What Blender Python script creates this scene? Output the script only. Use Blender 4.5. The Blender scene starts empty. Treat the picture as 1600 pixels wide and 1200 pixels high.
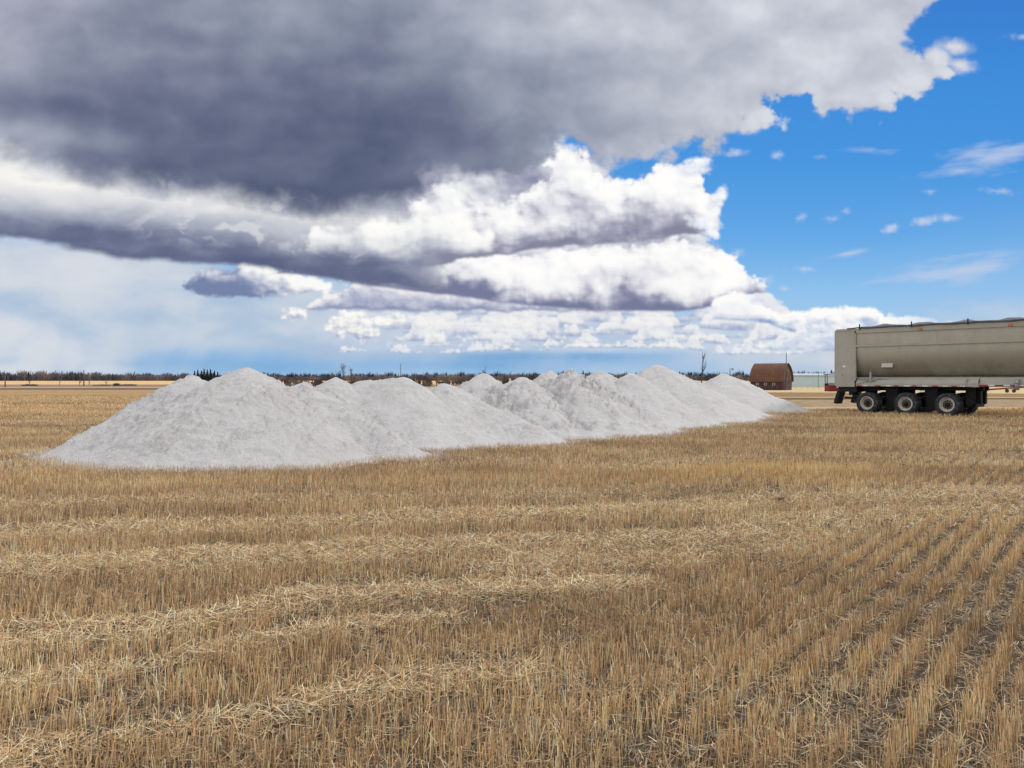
import bpy, bmesh, math, random
import numpy as np
from mathutils import Vector, Matrix
R = math.radians
scene = bpy.context.scene
F = 1200.0          # focal length in photo pixels (photo 1600 x 1200)
EYE = 1.62          # camera height
HY = 593.0          # horizon line in the photo

# ------------------------------------------------------------------ camera
cam_data = bpy.data.cameras.new("camera")
cam = bpy.data.objects.new("camera", cam_data)
scene.collection.objects.link(cam)
scene.camera = cam
cam_data.sensor_width = 36.0
cam_data.lens = 36.0 * F / 1600.0
cam_data.clip_start = 0.05
cam_data.clip_end = 20000
cam.location = (0, 0, EYE)
cam.rotation_euler = (R(90) - math.atan((600 - HY) / F), 0, 0)
scene.render.resolution_x, scene.render.resolution_y = 1024, 768
scene.view_settings.view_transform = 'Standard'
scene.view_settings.look = 'None'
scene.view_settings.exposure = 0.0
scene.view_settings.gamma = 1.0
scene.cycles.max_bounces = 5
scene.cycles.diffuse_bounces = 3
scene.cycles.transparent_max_bounces = 8

# ------------------------------------------------------------------ sun
SUN_EL, SUN_AZ = 44.0, 78.0      # azimuth measured from +Y (view direction) towards +X
sd = bpy.data.lights.new("sun", 'SUN')
sd.energy = 2.1
sd.angle = R(7)
sd.color = (1.0, 0.95, 0.88)
sun = bpy.data.objects.new("sun", sd)
scene.collection.objects.link(sun)
_d = Vector((math.sin(R(SUN_AZ)) * math.cos(R(SUN_EL)), math.cos(R(SUN_AZ)) * math.cos(R(SUN_EL)), math.sin(R(SUN_EL))))
sun.rotation_euler = _d.to_track_quat('Z', 'Y').to_euler()

def lin(r, g, b):
    f = lambda c: (c / 255 / 12.92) if c / 255 <= 0.04045 else ((c / 255 + 0.055) / 1.055) ** 2.4
    return (f(r), f(g), f(b), 1.0)

# ------------------------------------------------------------------ little node language
class E:
    """a node socket (or number) that can be used in arithmetic"""
    def __init__(s, nt, v): s.nt, s.v = nt, v
    def _m(s, op, *a):
        n = s.nt.nodes.new('ShaderNodeMath'); n.operation = op
        for i, x in enumerate((s,) + a):
            if isinstance(x, E): x = x.v
            if isinstance(x, (int, float)): n.inputs[i].default_value = x
            else: s.nt.links.new(x, n.inputs[i])
        return E(s.nt, n.outputs[0])
    def __add__(s, o): return s._m('ADD', o)
    __radd__ = __add__
    def __sub__(s, o): return s._m('SUBTRACT', o)
    def __rsub__(s, o): return E(s.nt, float(o))._m('SUBTRACT', s)
    def __mul__(s, o): return s._m('MULTIPLY', o)
    __rmul__ = __mul__
    def __truediv__(s, o): return s._m('DIVIDE', o)
    def min(s, o): return s._m('MINIMUM', o)
    def max(s, o): return s._m('MAXIMUM', o)
    def smax(s, o, k=.1): return s._m('SMOOTH_MAX', o, k)
    def sqrt(s): return s._m('SQRT')
    def abs(s): return s._m('ABSOLUTE')
    def sin(s): return s._m('SINE')
    def pow(s, o): return s._m('POWER', o)
    def clamp(s):
        r = s._m('ADD', 0.0); r.v.node.use_clamp = True; return r
    def ss(s, a, b):
        n = s.nt.nodes.new('ShaderNodeMapRange'); n.interpolation_type = 'SMOOTHSTEP'
        n.inputs[1].default_value, n.inputs[2].default_value = a, b
        s.nt.links.new(s.v, n.inputs[0]); return E(s.nt, n.outputs[0])
    def lmap(s, a, b, c, d):
        n = s.nt.nodes.new('ShaderNodeMapRange')
        for i, x in enumerate((a, b, c, d)): n.inputs[i + 1].default_value = x
        s.nt.links.new(s.v, n.inputs[0]); return E(s.nt, n.outputs[0])
def vec(nt, *xyz):
    n = nt.nodes.new('ShaderNodeCombineXYZ')
    for i, x in enumerate(xyz):
        if isinstance(x, E): nt.links.new(x.v, n.inputs[i])
        else: n.inputs[i].default_value = x
    return E(nt, n.outputs[0])
def noise(nt, v, scale=1.0, detail=4.0, rough=.5, dist=0.0, dims='3D', col=False):
    n = nt.nodes.new('ShaderNodeTexNoise'); n.noise_dimensions = dims
    n.inputs['Scale'].default_value = scale; n.inputs['Detail'].default_value = detail
    n.inputs['Roughness'].default_value = rough; n.inputs['Distortion'].default_value = dist
    nt.links.new(v.v, n.inputs['Vector'])
    return E(nt, n.outputs[1 if col else 0])
def voro(nt, v, scale=1.0, detail=0.0, smooth=1.0):
    n = nt.nodes.new('ShaderNodeTexVoronoi'); n.feature = 'SMOOTH_F1'
    n.inputs['Scale'].default_value = scale; n.inputs['Detail'].default_value = detail
    n.inputs['Smoothness'].default_value = smooth; n.inputs['Roughness'].default_value = .55
    nt.links.new(v.v, n.inputs['Vector'])
    return E(nt, n.outputs['Distance'])
def mix(nt, f, a, b, mode='MIX'):
    n = nt.nodes.new('ShaderNodeMix'); n.data_type = 'RGBA'; n.blend_type = mode
    for k, x in ((0, f), (6, a), (7, b)):
        if isinstance(x, E): nt.links.new(x.v, n.inputs[k])
        else: n.inputs[k].default_value = x
    return E(nt, n.outputs[2])
def ramp(nt, f, stops, interp='LINEAR'):
    n = nt.nodes.new('ShaderNodeValToRGB'); cr = n.color_ramp; cr.interpolation = interp
    while len(cr.elements) < len(stops): cr.elements.new(.5)
    for e, (p, c) in zip(cr.elements, stops): e.position = p; e.color = c
    nt.links.new(f.v, n.inputs[0]); return E(nt, n.outputs[0])
def split(nt, v):
    n = nt.nodes.new('ShaderNodeSeparateXYZ'); nt.links.new(v.v, n.inputs[0])
    return [E(nt, o) for o in n.outputs]
def new_mat(name):
    m = bpy.data.materials.new(name); m.use_nodes = True
    nt = m.node_tree; b = nt.nodes['Principled BSDF']
    return m, nt, b
HEAP_STEP = 0.032
STUB_K = 1.0
# ------------------------------------------------------------------ procedural noise helpers (numpy)
_rs = np.random.RandomState(7)
_PERM = np.stack([_rs.permutation(1024) for _ in range(2)]).astype(np.int32)
_GA = _rs.rand(1024) * 2 * np.pi
def _hash(ix, iy, seed):
    return _PERM[0][(ix + _PERM[1][(iy + seed * 131) & 1023]) & 1023]
_GC = np.cos(_GA).astype(np.float32); _GS = np.sin(_GA).astype(np.float32)
_WX = (.15 + .7 * _GA / 6.2832).astype(np.float32); _WY = (.15 + .7 * _GA[(np.arange(1024) * 7 + 13) & 1023] / 6.2832).astype(np.float32)
def _cell(x, y):
    x = np.asarray(x, np.float32); y = np.asarray(y, np.float32)
    ix = np.floor(x).astype(np.int32); iy = np.floor(y).astype(np.int32)
    return ix, iy, x - ix, y - iy
def perlin(x, y, seed=0):
    ix, iy, fx, fy = _cell(x, y)
    ux = fx * fx * fx * (fx * (fx * 6 - 15) + 10); uy = fy * fy * fy * (fy * (fy * 6 - 15) + 10)
    r0 = _PERM[1][(iy + seed * 131) & 1023]; r1 = _PERM[1][(iy + 1 + seed * 131) & 1023]
    def g(r, dx, dy):
        a = _PERM[0][(ix + dx + r) & 1023]
        return _GC[a] * (fx - dx) + _GS[a] * (fy - dy)
    a = g(r0, 0, 0); a += (g(r0, 1, 0) - a) * ux
    b = g(r1, 0, 1); b += (g(r1, 1, 1) - b) * ux
    return (a + (b - a) * uy) * 1.5
def fbm(x, y, seed=0, octv=6, rough=.5, lac=2.03):
    s = 0.0; a = 1.0; t = 0.0
    for i in range(octv):
        s = s + a * perlin(x + 17.3 * i, y - 9.1 * i, seed + i); t += a; a *= rough; x = x * lac; y = y * lac
    return s / t
def worley(x, y, seed=0):
    ix, iy, fx, fy = _cell(x, y)
    d = np.full(fx.shape, 9.0, np.float32)
    for dy in (-1, 0, 1):
        r = _PERM[1][(iy + dy + seed * 131) & 1023]
        for dx in (-1, 0, 1):
            h = _PERM[0][(ix + dx + r) & 1023]
            d = np.minimum(d, (_WX[h] + dx - fx) ** 2 + (_WY[h] + dy - fy) ** 2)
    return 1.0 - np.sqrt(d)          # rounded bumps, about 0..1
def billow(x, y, seed=0, octv=4, rough=.5):
    s = 0.0; a = 1.0; t = 0.0
    for i in range(octv):
        s = s + a * worley(x + 5.7 * i, y + 3.3 * i, seed + 3 * i); t += a; a *= rough; x = x * 2.1; y = y * 2.1
    return s / t - .45
def sstep(v, a, b):
    t = np.clip((v - a) / (b - a), 0, 1); return t * t * (3 - 2 * t)
def blur(a, r):
    """cheap repeated box blur"""
    r = int(max(1, r))
    for ax in (0, 1):
        for _ in range(2):
            p = np.pad(a, [(r + 1, r) if i == ax else (0, 0) for i in range(a.ndim)], mode='edge')
            c = np.cumsum(p, axis=ax)
            n = a.shape[ax]
            a = (np.take(c, np.arange(2 * r + 1, 2 * r + 1 + n), axis=ax) - np.take(c, np.arange(0, n), axis=ax)) / (2 * r + 1)
    return a

# ------------------------------------------------------------------ cloudscape over compass azimuth x elevation
SKY_A0, SKY_A1, SKY_E0, SKY_E1, SKY_STEP = -44.0, 44.0, -1.0, 36.0, 0.06
def px2ang(x, y):
    az = math.atan((x - 800) / F)
    return math.degrees(az), math.degrees(math.atan((HY - y) / F * math.cos(az)))
def cloudscape():
    W = int((SKY_A1 - SKY_A0) / SKY_STEP); H = int((SKY_E1 - SKY_E0) / SKY_STEP)
    az, el = np.meshgrid(SKY_A0 + (np.arange(W) + .5) * SKY_STEP, SKY_E0 + (np.arange(H) + .5) * SKY_STEP)
    K = 180 / math.pi / F                       # degrees per photo pixel near the middle
    # work in a flat frame whose unit is one photo pixel (y up from the horizon)
    px = np.tan(np.radians(az)) * F + 800
    py = HY - np.tan(np.radians(np.clip(el, -5, 60))) / np.cos(np.radians(az)) * F
    def crv(pts):
        xs, ys = zip(*pts); 
        t = np.interp(px[0], xs, ys)
        t = blur(t[None, :], 5)[0]
        return np.broadcast_to(t, px.shape)
    wx2 = fbm(px / 60, py / 60, 920, 6, .6) * 60; wy2 = fbm(px / 60, py / 60, 930, 6, .6) * 34
    def crvw(pts, k=1.0):
        xs, ys = zip(*pts); xs = np.array(xs, float)
        g = np.arange(-260, 1900, 4.0); v = np.interp(g, xs, ys); v = np.convolve(np.pad(v, 3, mode='edge'), np.ones(7) / 7, 'valid')
        return np.interp(px + wx2 * k, g, v) + wy2 * k * .5
    S = lambda c: np.array(lin(*c)[:3])
    def ramp(v, stops):
        v = np.clip(v, 0, 1); p = [s[0] for s in stops]; c = np.array([s[1] for s in stops], float)
        out = np.stack([np.interp(v, p, c[:, i]) for i in range(3)], -1) / 255
        return np.where(out <= .04045, out / 12.92, ((out + .055) / 1.055) ** 2.4)
    def over(col, a, c):
        a = a[..., None]; return col * (1 - a) + c * a
    def N(s, seed, asp=1.4, octv=6, rough=.5, wx=0, wy=0):
        return fbm((px + wx) / s, (py + wy) * asp / s, seed, octv, rough)
    def B(s, seed, asp=1.2, octv=4, rough=.5, wx=0, wy=0):
        return billow((px + wx) / s, (py + wy) * asp / s, seed, octv, rough)
    SH = SKY_STEP * F * math.pi / 180            # photo pixels per texel
    def march(d, dx, dy, n, step):
        """how much cloud lies between each texel and the sun (up, right); step in photo px"""
        acc = np.zeros_like(d)
        for i in range(1, n + 1):
            sx = int(round(dx * step * i / SH)); sy = int(round(dy * step * i / SH))
            acc += np.roll(np.roll(d, -sx, 1), -sy, 0) / n
        return acc
    wx = N(70, 900, 1, 5) * 26; wy = N(70, 910, 1, 5) * 18

    # ---- clear air: deep blue above, whitening toward the horizon
    e = np.clip((HY - py) / 593, 0, 1.2) / 1.2
    col = ramp(e, [(0, (150, 196, 232)), (.035, (118, 176, 226)), (.10, (172, 206, 234)), (.20, (142, 192, 236)), (.32, (100, 168, 230)), (.48, (74, 150, 224)), (.68, (64, 140, 218)), (.85, (60, 125, 208)), (1, (64, 116, 200))])
    col = over(col, sstep(px, 1300, 1700) * .5 * sstep(py, 260, 520), S((158, 192, 230)))

    # ---- cirrus wisps
    wn = fbm(px / 120 + py / 150, py / 26 + px / 210, 21, 6, .55)
    wn2 = fbm(px / 40, py / 14, 27, 5, .55)
    def wisp(x, y, rx, ry, tilt=0.0):
        return 1 - np.sqrt(((px - x) / rx) ** 2 + ((py - y + (px - x) * tilt) / ry) ** 2)
    w = np.maximum.reduce([wisp(1550, 246, 110, 30, .10), wisp(1500, 268, 80, 10, .1) * .8, wisp(1500, 422, 140, 24, .16), wisp(1325, 396, 34, 7, .2) * .6, wisp(1370, 237, 44, 5) * .5, wisp(1580, 560, 330, 60) * .5])
    a = sstep(w + wn * 1.1 + wn2 * .35, 0.0, 1.2) * .72
    col = over(col, a, S((198, 208, 232)))

    # ---- milky veil low across the left and middle
    lowb = N(260, 200, 3.0, 5, .5); lows = N(90, 207, 2.2, 5, .5, wx, wy)
    vt = crv([(-200, 300), (420, 380), (600, 440), (760, 470), (900, 520), (1000, 545), (1150, 545), (1300, 520), (1450, 480), (1700, 500)])
    streak = fbm((px + py * .5) / 60, py / 240, 230, 4)
    fadeb = crv([(-200, 610), (0, 600), (200, 586), (260, 560), (400, 556), (560, 566), (700, 560), (850, 566), (1000, 574), (1100, 590), (1300, 610), (1700, 610)])
    v = sstep(py - vt + lowb * 60, -30, 60) * (1 - .55 * sstep(py + lowb * 30 + lows * 14 + streak * 12, fadeb - 26, fadeb + 10))
    vc = ramp(.5 + lowb * .7 + lows * .35 + (py - 480) * -.0012 + sstep(px, 500, 0) * .12, [(0, (164, 188, 214)), (.3, (182, 199, 219)), (.5, (197, 208, 222)), (.7, (208, 214, 223)), (1, (218, 221, 227))])
    col = over(col, np.clip(v, 0, 1) * .93, vc)
    # darker blue gaps near the horizon
    for (x, y, rx, ry, k) in ((330, 562, 150, 20, .34), (860, 557, 190, 10, .6), (740, 572, 120, 10, .42), (215, 520, 40, 40, .15), (430, 577, 120, 9, .34)):
        g = np.exp(-((px - x) / rx) ** 2 - ((py - y) / ry) ** 2) * (1 + lows * 1.2 + streak * .8)
        col = over(col, np.clip(g * k, 0, .9), S((112, 166, 214)))
    # creamy soft heaps at the left horizon
    m = np.maximum.reduce([1 - np.sqrt(((px - x) / rx) ** 2 + ((py - y) / ry) ** 2) for x, y, rx, ry in ((58, 545, 80, 40), (8, 530, 70, 55), (110, 552, 32, 34), (165, 580, 50, 16), (20, 580, 80, 20))])
    m = m + B(60, 240, 1.2, 4) * .3 + lows * .35
    col = over(col, sstep(m, -.15, .55) * .8 * sstep(px, 300, 120), ramp(.5 + m * .5 + lows * .3, [(0, (180, 199, 222)), (.6, (204, 213, 226)), (1, (216, 221, 228))]))

    def emboss(hf, k=6):
        o = 0
        for r, a in ((k * .4, .35), (k, .4), (k * 2.2, .25)):
            sx = max(1, int(round(.55 * r / SH))); sy = max(1, int(round(.83 * r / SH)))
            o = o + a * (hf - np.roll(np.roll(hf, -sx, 1), -sy, 0))
        return o
    def layer(col, d, shade, stops, soft, lit=.5, step=9, n=5, scale=1.0, alpha=1.0, ddx=.55, ddy=.83):
        """d in photo pixels inside (+) / outside (-) of the cloud edge"""
        dd = np.clip(d / (30 * scale), -.2, 1.0)
        occ = march(np.clip(dd, 0, 1), ddx, ddy, n, step * scale)
        b = shade + lit * (np.clip(dd, 0, 1) - occ)
        return over(col, sstep(d, 0, soft) * alpha, ramp(b, stops))
    def bank(top, bot, seed, s=60, amp=22, pf=34, ends=None, botamp=.35, slopes=1.0):
        n = N(s * 1.6, seed, 1.3, 7, .55); p = B(s, seed + 20, 1.25, 4, .52, wx, wy)
        p2 = B(s * .30, seed + 27, 1.2, 3, .5, wx * .5, wy * .5)
        up = (py - crvw(top, min(1, s / 60))) + n * amp * .8 + p * pf * .9 + p2 * pf * .38
        dn = (crv(bot) - py) + n * amp * botamp + p * pf * botamp * .5
        d = np.minimum(up, dn * 1.4)
        if ends: d = np.minimum(d, np.minimum(px - ends[0], ends[1] - px) + n * amp * 1.2 + p * pf)
        t = np.clip((crv(bot) - py) / np.maximum(crv(bot) - crv(top), 8), -.2, 1.4)
        ns = N(s * 1.6, seed, 1.3, 4, .45); ps = B(s, seed + 20, 1.25, 3, .42, wx, wy)
        return d, t, ns, blur(ps, 1) + p2 * .28
    WH = [(0, (120, 124, 156)), (.2, (146, 148, 174)), (.4, (188, 189, 204)), (.6, (226, 226, 232)), (.8, (246, 246, 247)), (1, (255, 254, 252))]

    # ---- far field: many small flat-based cumulus, drawn row after row toward us
    rows = [(474, 640, 1010, 22, .8), (484, 500, 1150, 20, .8), (496, 600, 1235, 22, .7), (506, 640, 1260, 20, .7), (516, 590, 1330, 20, .65), (526, 620, 1350, 20, .6), (535, 560, 1360, 18, .55), (543, 600, 1400, 13, .4), (549, 500, 1440, 8, .28)]
    haze = ((crv([(-200, 640), (440, 600), (520, 490), (700, 460), (1000, 480), (1230, 500), (1400, 520), (1500, 580), (1900, 640)]) - py))
    k = sstep(-haze, -15, 25) * sstep(py, 556, 540)
    col = over(col, k * .88, ramp(.5 + lows * .6 + lowb * .5, [(0, (168, 188, 218)), (.5, (196, 208, 226)), (1, (220, 226, 234))]))
    for i, (yb, x0, x1, hh, dk) in enumerate(rows):
        sz = 15 + (551 - yb) * .75
        hgt = fbm(px / (sz * 2.6), np.full_like(px, i * 7.7), 300 + i, 4, .55) * 2.0
        bl = billow(px / sz, py / sz * 1.3, 330 + i, 3, .5)
        base = yb + fbm(px / 130, np.full_like(px, 3.3 * i), 360 + i, 2) * 9
        topy = base - hh * (hgt * 2.2 + .85)
        n = fbm(px / (sz * .8), py / (sz * .5), 390 + i, 4, .55)
        up = py - topy + bl * hh * 1.3 + n * hh * .5
        dn = (base - py) * 1.6 + n * 3 + 1
        d = np.minimum(np.minimum(up, dn), np.minimum(px - x0, x1 - px) * .4)
        t = np.clip((base - py) / np.maximum(hh * 1.2, 3), 0, 1.2)
        hf = bl * .8 + n * .5
        sh = .20 + sstep(t + bl * .6, .0, .7) * .50 + bl * .25 + emboss(hf, 3) * .55 - dk * .05
        warm = ramp(sh, [(0, (136, 150, 186)), (.25, (168, 178, 204)), (.5, (214, 218, 228)), (.75, (242, 241, 240)), (1, (252, 250, 245))])
        col = over(col, sstep(d, 0, 2.5 + hh * .22) * (.62 + .36 * dk), warm)

    # ---- heap above the trailer at the right end
    d, t, n, p = bank([(1000, 560), (1080, 540), (1120, 475), (1150, 452), (1185, 462), (1205, 492), (1255, 486), (1300, 478), (1345, 476), (1375, 488), (1410, 494), (1500, 500), (1590, 520), (1700, 560)],
                      [(1000, 530), (1120, 500), (1200, 508), (1300, 545), (1700, 545)], 501, 30, 8, 13, (1100, 1650), .4)
    sh = .40 + t * .34 + p * .30 + n * .4 + emboss(p + n, 4) * .7 - sstep(px, 1260, 1330) * sstep(py, 490, 530) * .2
    col = layer(col, d, sh, [(0, (140, 158, 198)), (.3, (172, 190, 220)), (.55, (212, 220, 234)), (.75, (240, 241, 244)), (1, (253, 252, 250))], 7, .55, 4, 5, .45, alpha=1 - .55 * sstep(px, 1380, 1460))
    d, t, n, p = bank([(1100, 560), (1180, 540), (1240, 520), (1320, 513), (1400, 530), (1440, 560), (1700, 600)], [(1180, 548), (1420, 552)], 511, 22, 8, 14, (1120, 1500), .4)
    col = layer(col, d, .36 + t * .34 + p * .3 + emboss(p + n, 4) * .7, [(0, (150, 168, 206)), (.5, (206, 216, 232)), (1, (248, 248, 248))], 5, .4, 4, 4, .4, .8)

    # ---- grey-white lumpy row left of centre
    d, t, n, p = bank([(450, 500), (500, 470), (540, 448), (570, 438), (640, 446), (700, 455), (800, 462), (920, 470), (960, 484)], [(450, 486), (560, 488), (700, 490), (800, 488), (960, 492)], 521, 34, 16, 22, (480, 945), .5)
    col = layer(col, d, .24 + t * .45 + p * .2 + n * .35 + emboss(p + n, 5) * .6, [(0, (142, 150, 182)), (.3, (170, 176, 200)), (.6, (208, 210, 222)), (1, (240, 239, 240))], 8, .5, 5, 5, .5)
    d = np.maximum.reduce([(1 - np.sqrt(((px - x) / rx) ** 2 + ((py - y) / ry) ** 2)) * ry for x, y, rx, ry in ((545, 505, 34, 20), (568, 520, 26, 14), (530, 518, 20, 10), (600, 500, 40, 9), (460, 490, 22, 10))])
    n = N(20, 527, 1.2, 5, .5); p = B(18, 528, 1.2, 3, .5, wx * .3, wy * .3)
    col = layer(col, d + n * 6 + p * 11, .42 + (524 - py) * .008 + p * .4 + emboss(p + n, 4) * .6 - sstep(px, 500, 470) * .25, [(0, (160, 170, 202)), (.4, (210, 213, 224)), (.7, (242, 241, 238)), (1, (253, 251, 246))], 5, .4, 4, 4, .4)
    # ---- small cloud, slate on its left and white on its right
    d, t, n, p = bank([(200, 470), (290, 446), (320, 430), (360, 416), (420, 412), (470, 424), (508, 436), (560, 470)], [(200, 452), (290, 456), (370, 474), (430, 464), (520, 458), (600, 455)], 531, 40, 26, 24, (284, 522), .7)
    col = layer(col, d, .14 + t * .3 + (px - 385) * .0060 + p * .2 + n * .55 + emboss(p + n, 6) * .5, [(0, (118, 132, 170)), (.3, (146, 157, 187)), (.55, (202, 205, 218)), (.8, (238, 238, 240)), (1, (250, 250, 248))], 10, .4, 6, 5, .6)

    # ---- dull cloud that closes the gaps between the banks
    F_top = [(-200, 150), (600, 200), (800, 230), (900, 222), (1000, 300), (1060, 330), (1100, 352), (1140, 400), (1180, 430), (1300, 480)]
    F_bot = [(-200, 340), (300, 400), (500, 425), (640, 440), (760, 462), (900, 470), (1180, 470)]
    d, t, n, p = bank(F_top, F_bot, 536, 60, 26, 30, (-500, 1128), .4)
    col = over(col, sstep(d, 0, 26), ramp(.45 + n * .7 + p * .25 + emboss(p + n, 8) * .5 - sstep(px, 800, 500) * .2, [(0, (140, 144, 170)), (.4, (184, 186, 202)), (.7, (222, 223, 230)), (1, (246, 246, 247))]))
    # ---- lower great bank
    D_top = [(380, 450), (440, 420), (480, 402), (560, 396), (640, 410), (700, 415), (760, 402), (830, 396), (900, 388), (960, 384), (1010, 372), (1050, 368), (1090, 384), (1110, 388), (1150, 402), (1180, 420), (1200, 440), (1260, 520)]
    D_bot = [(380, 425), (480, 432), (600, 450), (700, 464), (780, 474), (880, 484), (960, 489), (1060, 488), (1110, 482), (1140, 468), (1180, 460), (1260, 455)]
    d, t, n, p = bank(D_top, D_bot, 541, 58, 16, 30, (430, 1190), .22)
    ys = (crv(D_bot) - py)
    big = N(120, 546, 1.3, 5, .5)
    sh = .08 + sstep(ys + p * 20 + n * 22 + big * 16, 4, 50) * .62 + p * .22 + n * .16 + big * .16 + emboss(p + n, 9) * .45 - sstep(px, 860, 560) * .12
    col = layer(col, d, sh, WH, 8, .34, 7, 6, .9)
    # ---- detached head under its right end
    d, t, n, p = bank([(1090, 480), (1120, 462), (1150, 452), (1180, 462), (1200, 484), (1230, 510)], [(1090, 496), (1150, 500), (1230, 498)], 551, 26, 6, 12, (1108, 1204), .5)
    col = layer(col, d, .55 + t * .3 + p * .4, [(0, (170, 180, 208)), (.4, (214, 219, 231)), (.7, (240, 241, 245)), (1, (253, 252, 250))], 7, .5, 5, 5, .5)

    # ---- upper great bank
    C_top = [(480, 350), (600, 340), (650, 322), (690, 286), (720, 292), (750, 320), (790, 318), (830, 300), (850, 270), (862, 240), (880, 222), (900, 226), (918, 262), (945, 284), (985, 286), (1010, 268), (1040, 256), (1070, 262), (1095, 286), (1112, 304), (1122, 322), (1180, 420)]
    C_bot = [(480, 420), (560, 425), (680, 418), (760, 400), (840, 392), (920, 384), (1000, 378), (1060, 372), (1100, 366), (1180, 360)]
    d, t, n, p = bank(C_top, C_bot, 561, 56, 16, 32, (470, 1120), .6)
    ys = (crv(C_bot) - py)
    big = N(120, 566, 1.3, 5, .5)
    sh = .11 - sstep(px, 920, 640) * .10 + sstep(ys + p * 24 + n * 40 + big * 30, -8, 92) * .55 + p * .20 + n * .18 + big * .2 + emboss(p + n, 9) * .45
    col = layer(col, d, sh, [(0, (134, 134, 158)), (.22, (160, 160, 180)), (.42, (196, 196, 210)), (.62, (228, 228, 234)), (.8, (247, 247, 248)), (1, (255, 254, 252))], 9, .36, 7, 6, .9)
    # torn shreds on its right edge
    def blobs(items, seed, s, amp, pf):
        n = N(s * 1.5, seed, 1.2, 6, .55); p = B(s, seed + 20, 1.2, 3, .5, wx * .3, wy * .3)
        m = np.maximum.reduce([(1 - np.sqrt((((px - x) * math.cos(r) + (py - y) * math.sin(r)) / rx) ** 2 + ((-(px - x) * math.sin(r) + (py - y) * math.cos(r)) / ry) ** 2)) * min(rx, ry) for x, y, rx, ry, r in items])
        return m + n * amp + p * pf, n, p
    d, n, p = blobs([(1120, 312, 28, 13, -.8), (1098, 350, 32, 15, .2), (1108, 362, 18, 12, .4), (1085, 262, 34, 16, -.2)], 571, 18, 6, 8)
    col = layer(col, d, .62 + p * .4 + n * .2, [(0, (176, 192, 224)), (.4, (212, 220, 236)), (.8, (242, 244, 249)), (1, (252, 252, 252))], 9, .5, 4, 5, .4)

    # ---- long grey band across the left, white where it first shows under the deck
    B_bot = [(-200, 350), (0, 374), (60, 382), (150, 398), (180, 407), (250, 411), (350, 418), (450, 431), (520, 440), (600, 450), (680, 456), (760, 460)]
    n = N(150, 600, 2.2, 7, .52); n2 = N(60, 610, 1.8, 6, .55, wx, wy); p = B(80, 620, 1.7, 4, .5, wx, wy)
    y1 = crv(B_bot)
    h = y1 - py
    d = np.minimum(h * 1.3 + n * 16 + p * 12, 60) * np.clip(1, 0, 1)
    right = 690 - px - (h - 40) * .6 + n * 60 + p * 30
    d = np.minimum(d, right * .5)
    tgt = crv([(-200, 265), (0, 270), (90, 290), (180, 312), (240, 322), (330, 326), (380, 330), (420, 342), (480, 350), (700, 356)])
    hb = (py - tgt)                                   # distance below the bright line
    whiteness = crv([(-200, .8), (0, .86), (90, .80), (150, .6), (220, .46), (280, .52), (340, .60), (400, .46), (480, .46), (700, .46)])
    sh = whiteness * np.exp(-np.abs(hb + n * 26 + p * 18) / (34 + 16 * sstep(px, 200, 0))) + .13 + sstep(h, 30, 75) * .14 + n * .34 + p * .14 + n2 * .10 - sstep(h + n * 30, 55, 12) * .13
    col = over(col, sstep(d, 0, 16) * (1 - sstep(px, 640, 740)), ramp(sh, [(0, (90, 99, 130)), (.15, (106, 113, 142)), (.35, (142, 149, 170)), (.55, (182, 187, 200)), (.75, (220, 221, 225)), (1, (246, 244, 241))]))
    # torn brighter breaks along the band
    brk = N(70, 640, 2.0, 6, .55, wx, wy) + B(46, 645, 1.6, 3, .5, wx, wy) * .5
    kb = sstep(brk, .10, .34) * sstep(d, 10, 40) * sstep(h, 26, 60) * sstep(px, 120, 330) * (1 - sstep(px, 600, 720))
    col = over(col, kb * .7, S((218, 220, 225)))
    # ---- white heads in front of it
    E_top = [(380, 440), (460, 400), (476, 372), (500, 352), (540, 348), (600, 340), (640, 330), (690, 318), (720, 322), (760, 350), (800, 380), (860, 430)]
    E_bot = [(380, 400), (480, 400), (560, 406), (640, 410), (700, 404), (760, 396), (860, 380)]
    d, t, n, p = bank(E_top, E_bot, 631, 60, 12, 24, (462, 770), .9)
    sh = .34 + t * .40 + p * .2 + n * .3 + emboss(p + n, 9) * .5
    fade = sstep(crv(E_bot) - py + n * 24, -12, 26)
    dd = np.clip(d / 28, 0, 1); occ = march(dd, .55, .83, 6, 7)
    col = over(col, sstep(d, 0, 16) * fade, ramp(sh + .3 * (dd - occ), [(0, (140, 144, 168)), (.3, (182, 185, 200)), (.55, (222, 224, 228)), (.8, (246, 246, 245)), (1, (254, 253, 250))]))

    # ---- the great deck overhead
    bot = crvw([(-200, 225), (0, 254), (60, 276), (110, 296), (200, 310), (300, 322), (400, 342), (450, 354), (520, 356), (570, 346), (640, 336), (668, 312), (700, 284), (740, 292), (780, 296), (820, 276), (850, 262), (868, 232), (900, 232), (925, 258), (960, 264), (1000, 254),
               (1060, 246), (1090, 238), (1112, 226), (1170, 212), (1205, 204), (1230, 180), (1262, 168), (1290, 180), (1340, 186), (1390, 182), (1404, 160), (1450, 146), (1480, 128), (1512, 108), (1524, 90), (1540, 40), (1800, -100)])
    topr = crv([(-200, 0), (1424, 84), (1436, 94), (1450, 94), (1464, 78), (1476, 64), (1500, 60), (1520, 72), (1535, 120), (1800, 200)])
    top = -3000 + 0 * topr
    n = N(190, 700, 1.3, 8, .55); n2 = N(46, 710, 1.2, 6, .55, wx * .5, wy * .5); p = B(54, 720, 1.2, 4, .5, wx, wy)
    edge_x = sstep(px, 560, 900)
    dn = bot - py + n2 * (16 + 16 * edge_x) + p * (6 + 22 * edge_x) + B(18, 728, 1.2, 3, .5) * 9 * edge_x
    up = (py - top) + n2 * 16 + p * 16
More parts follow.
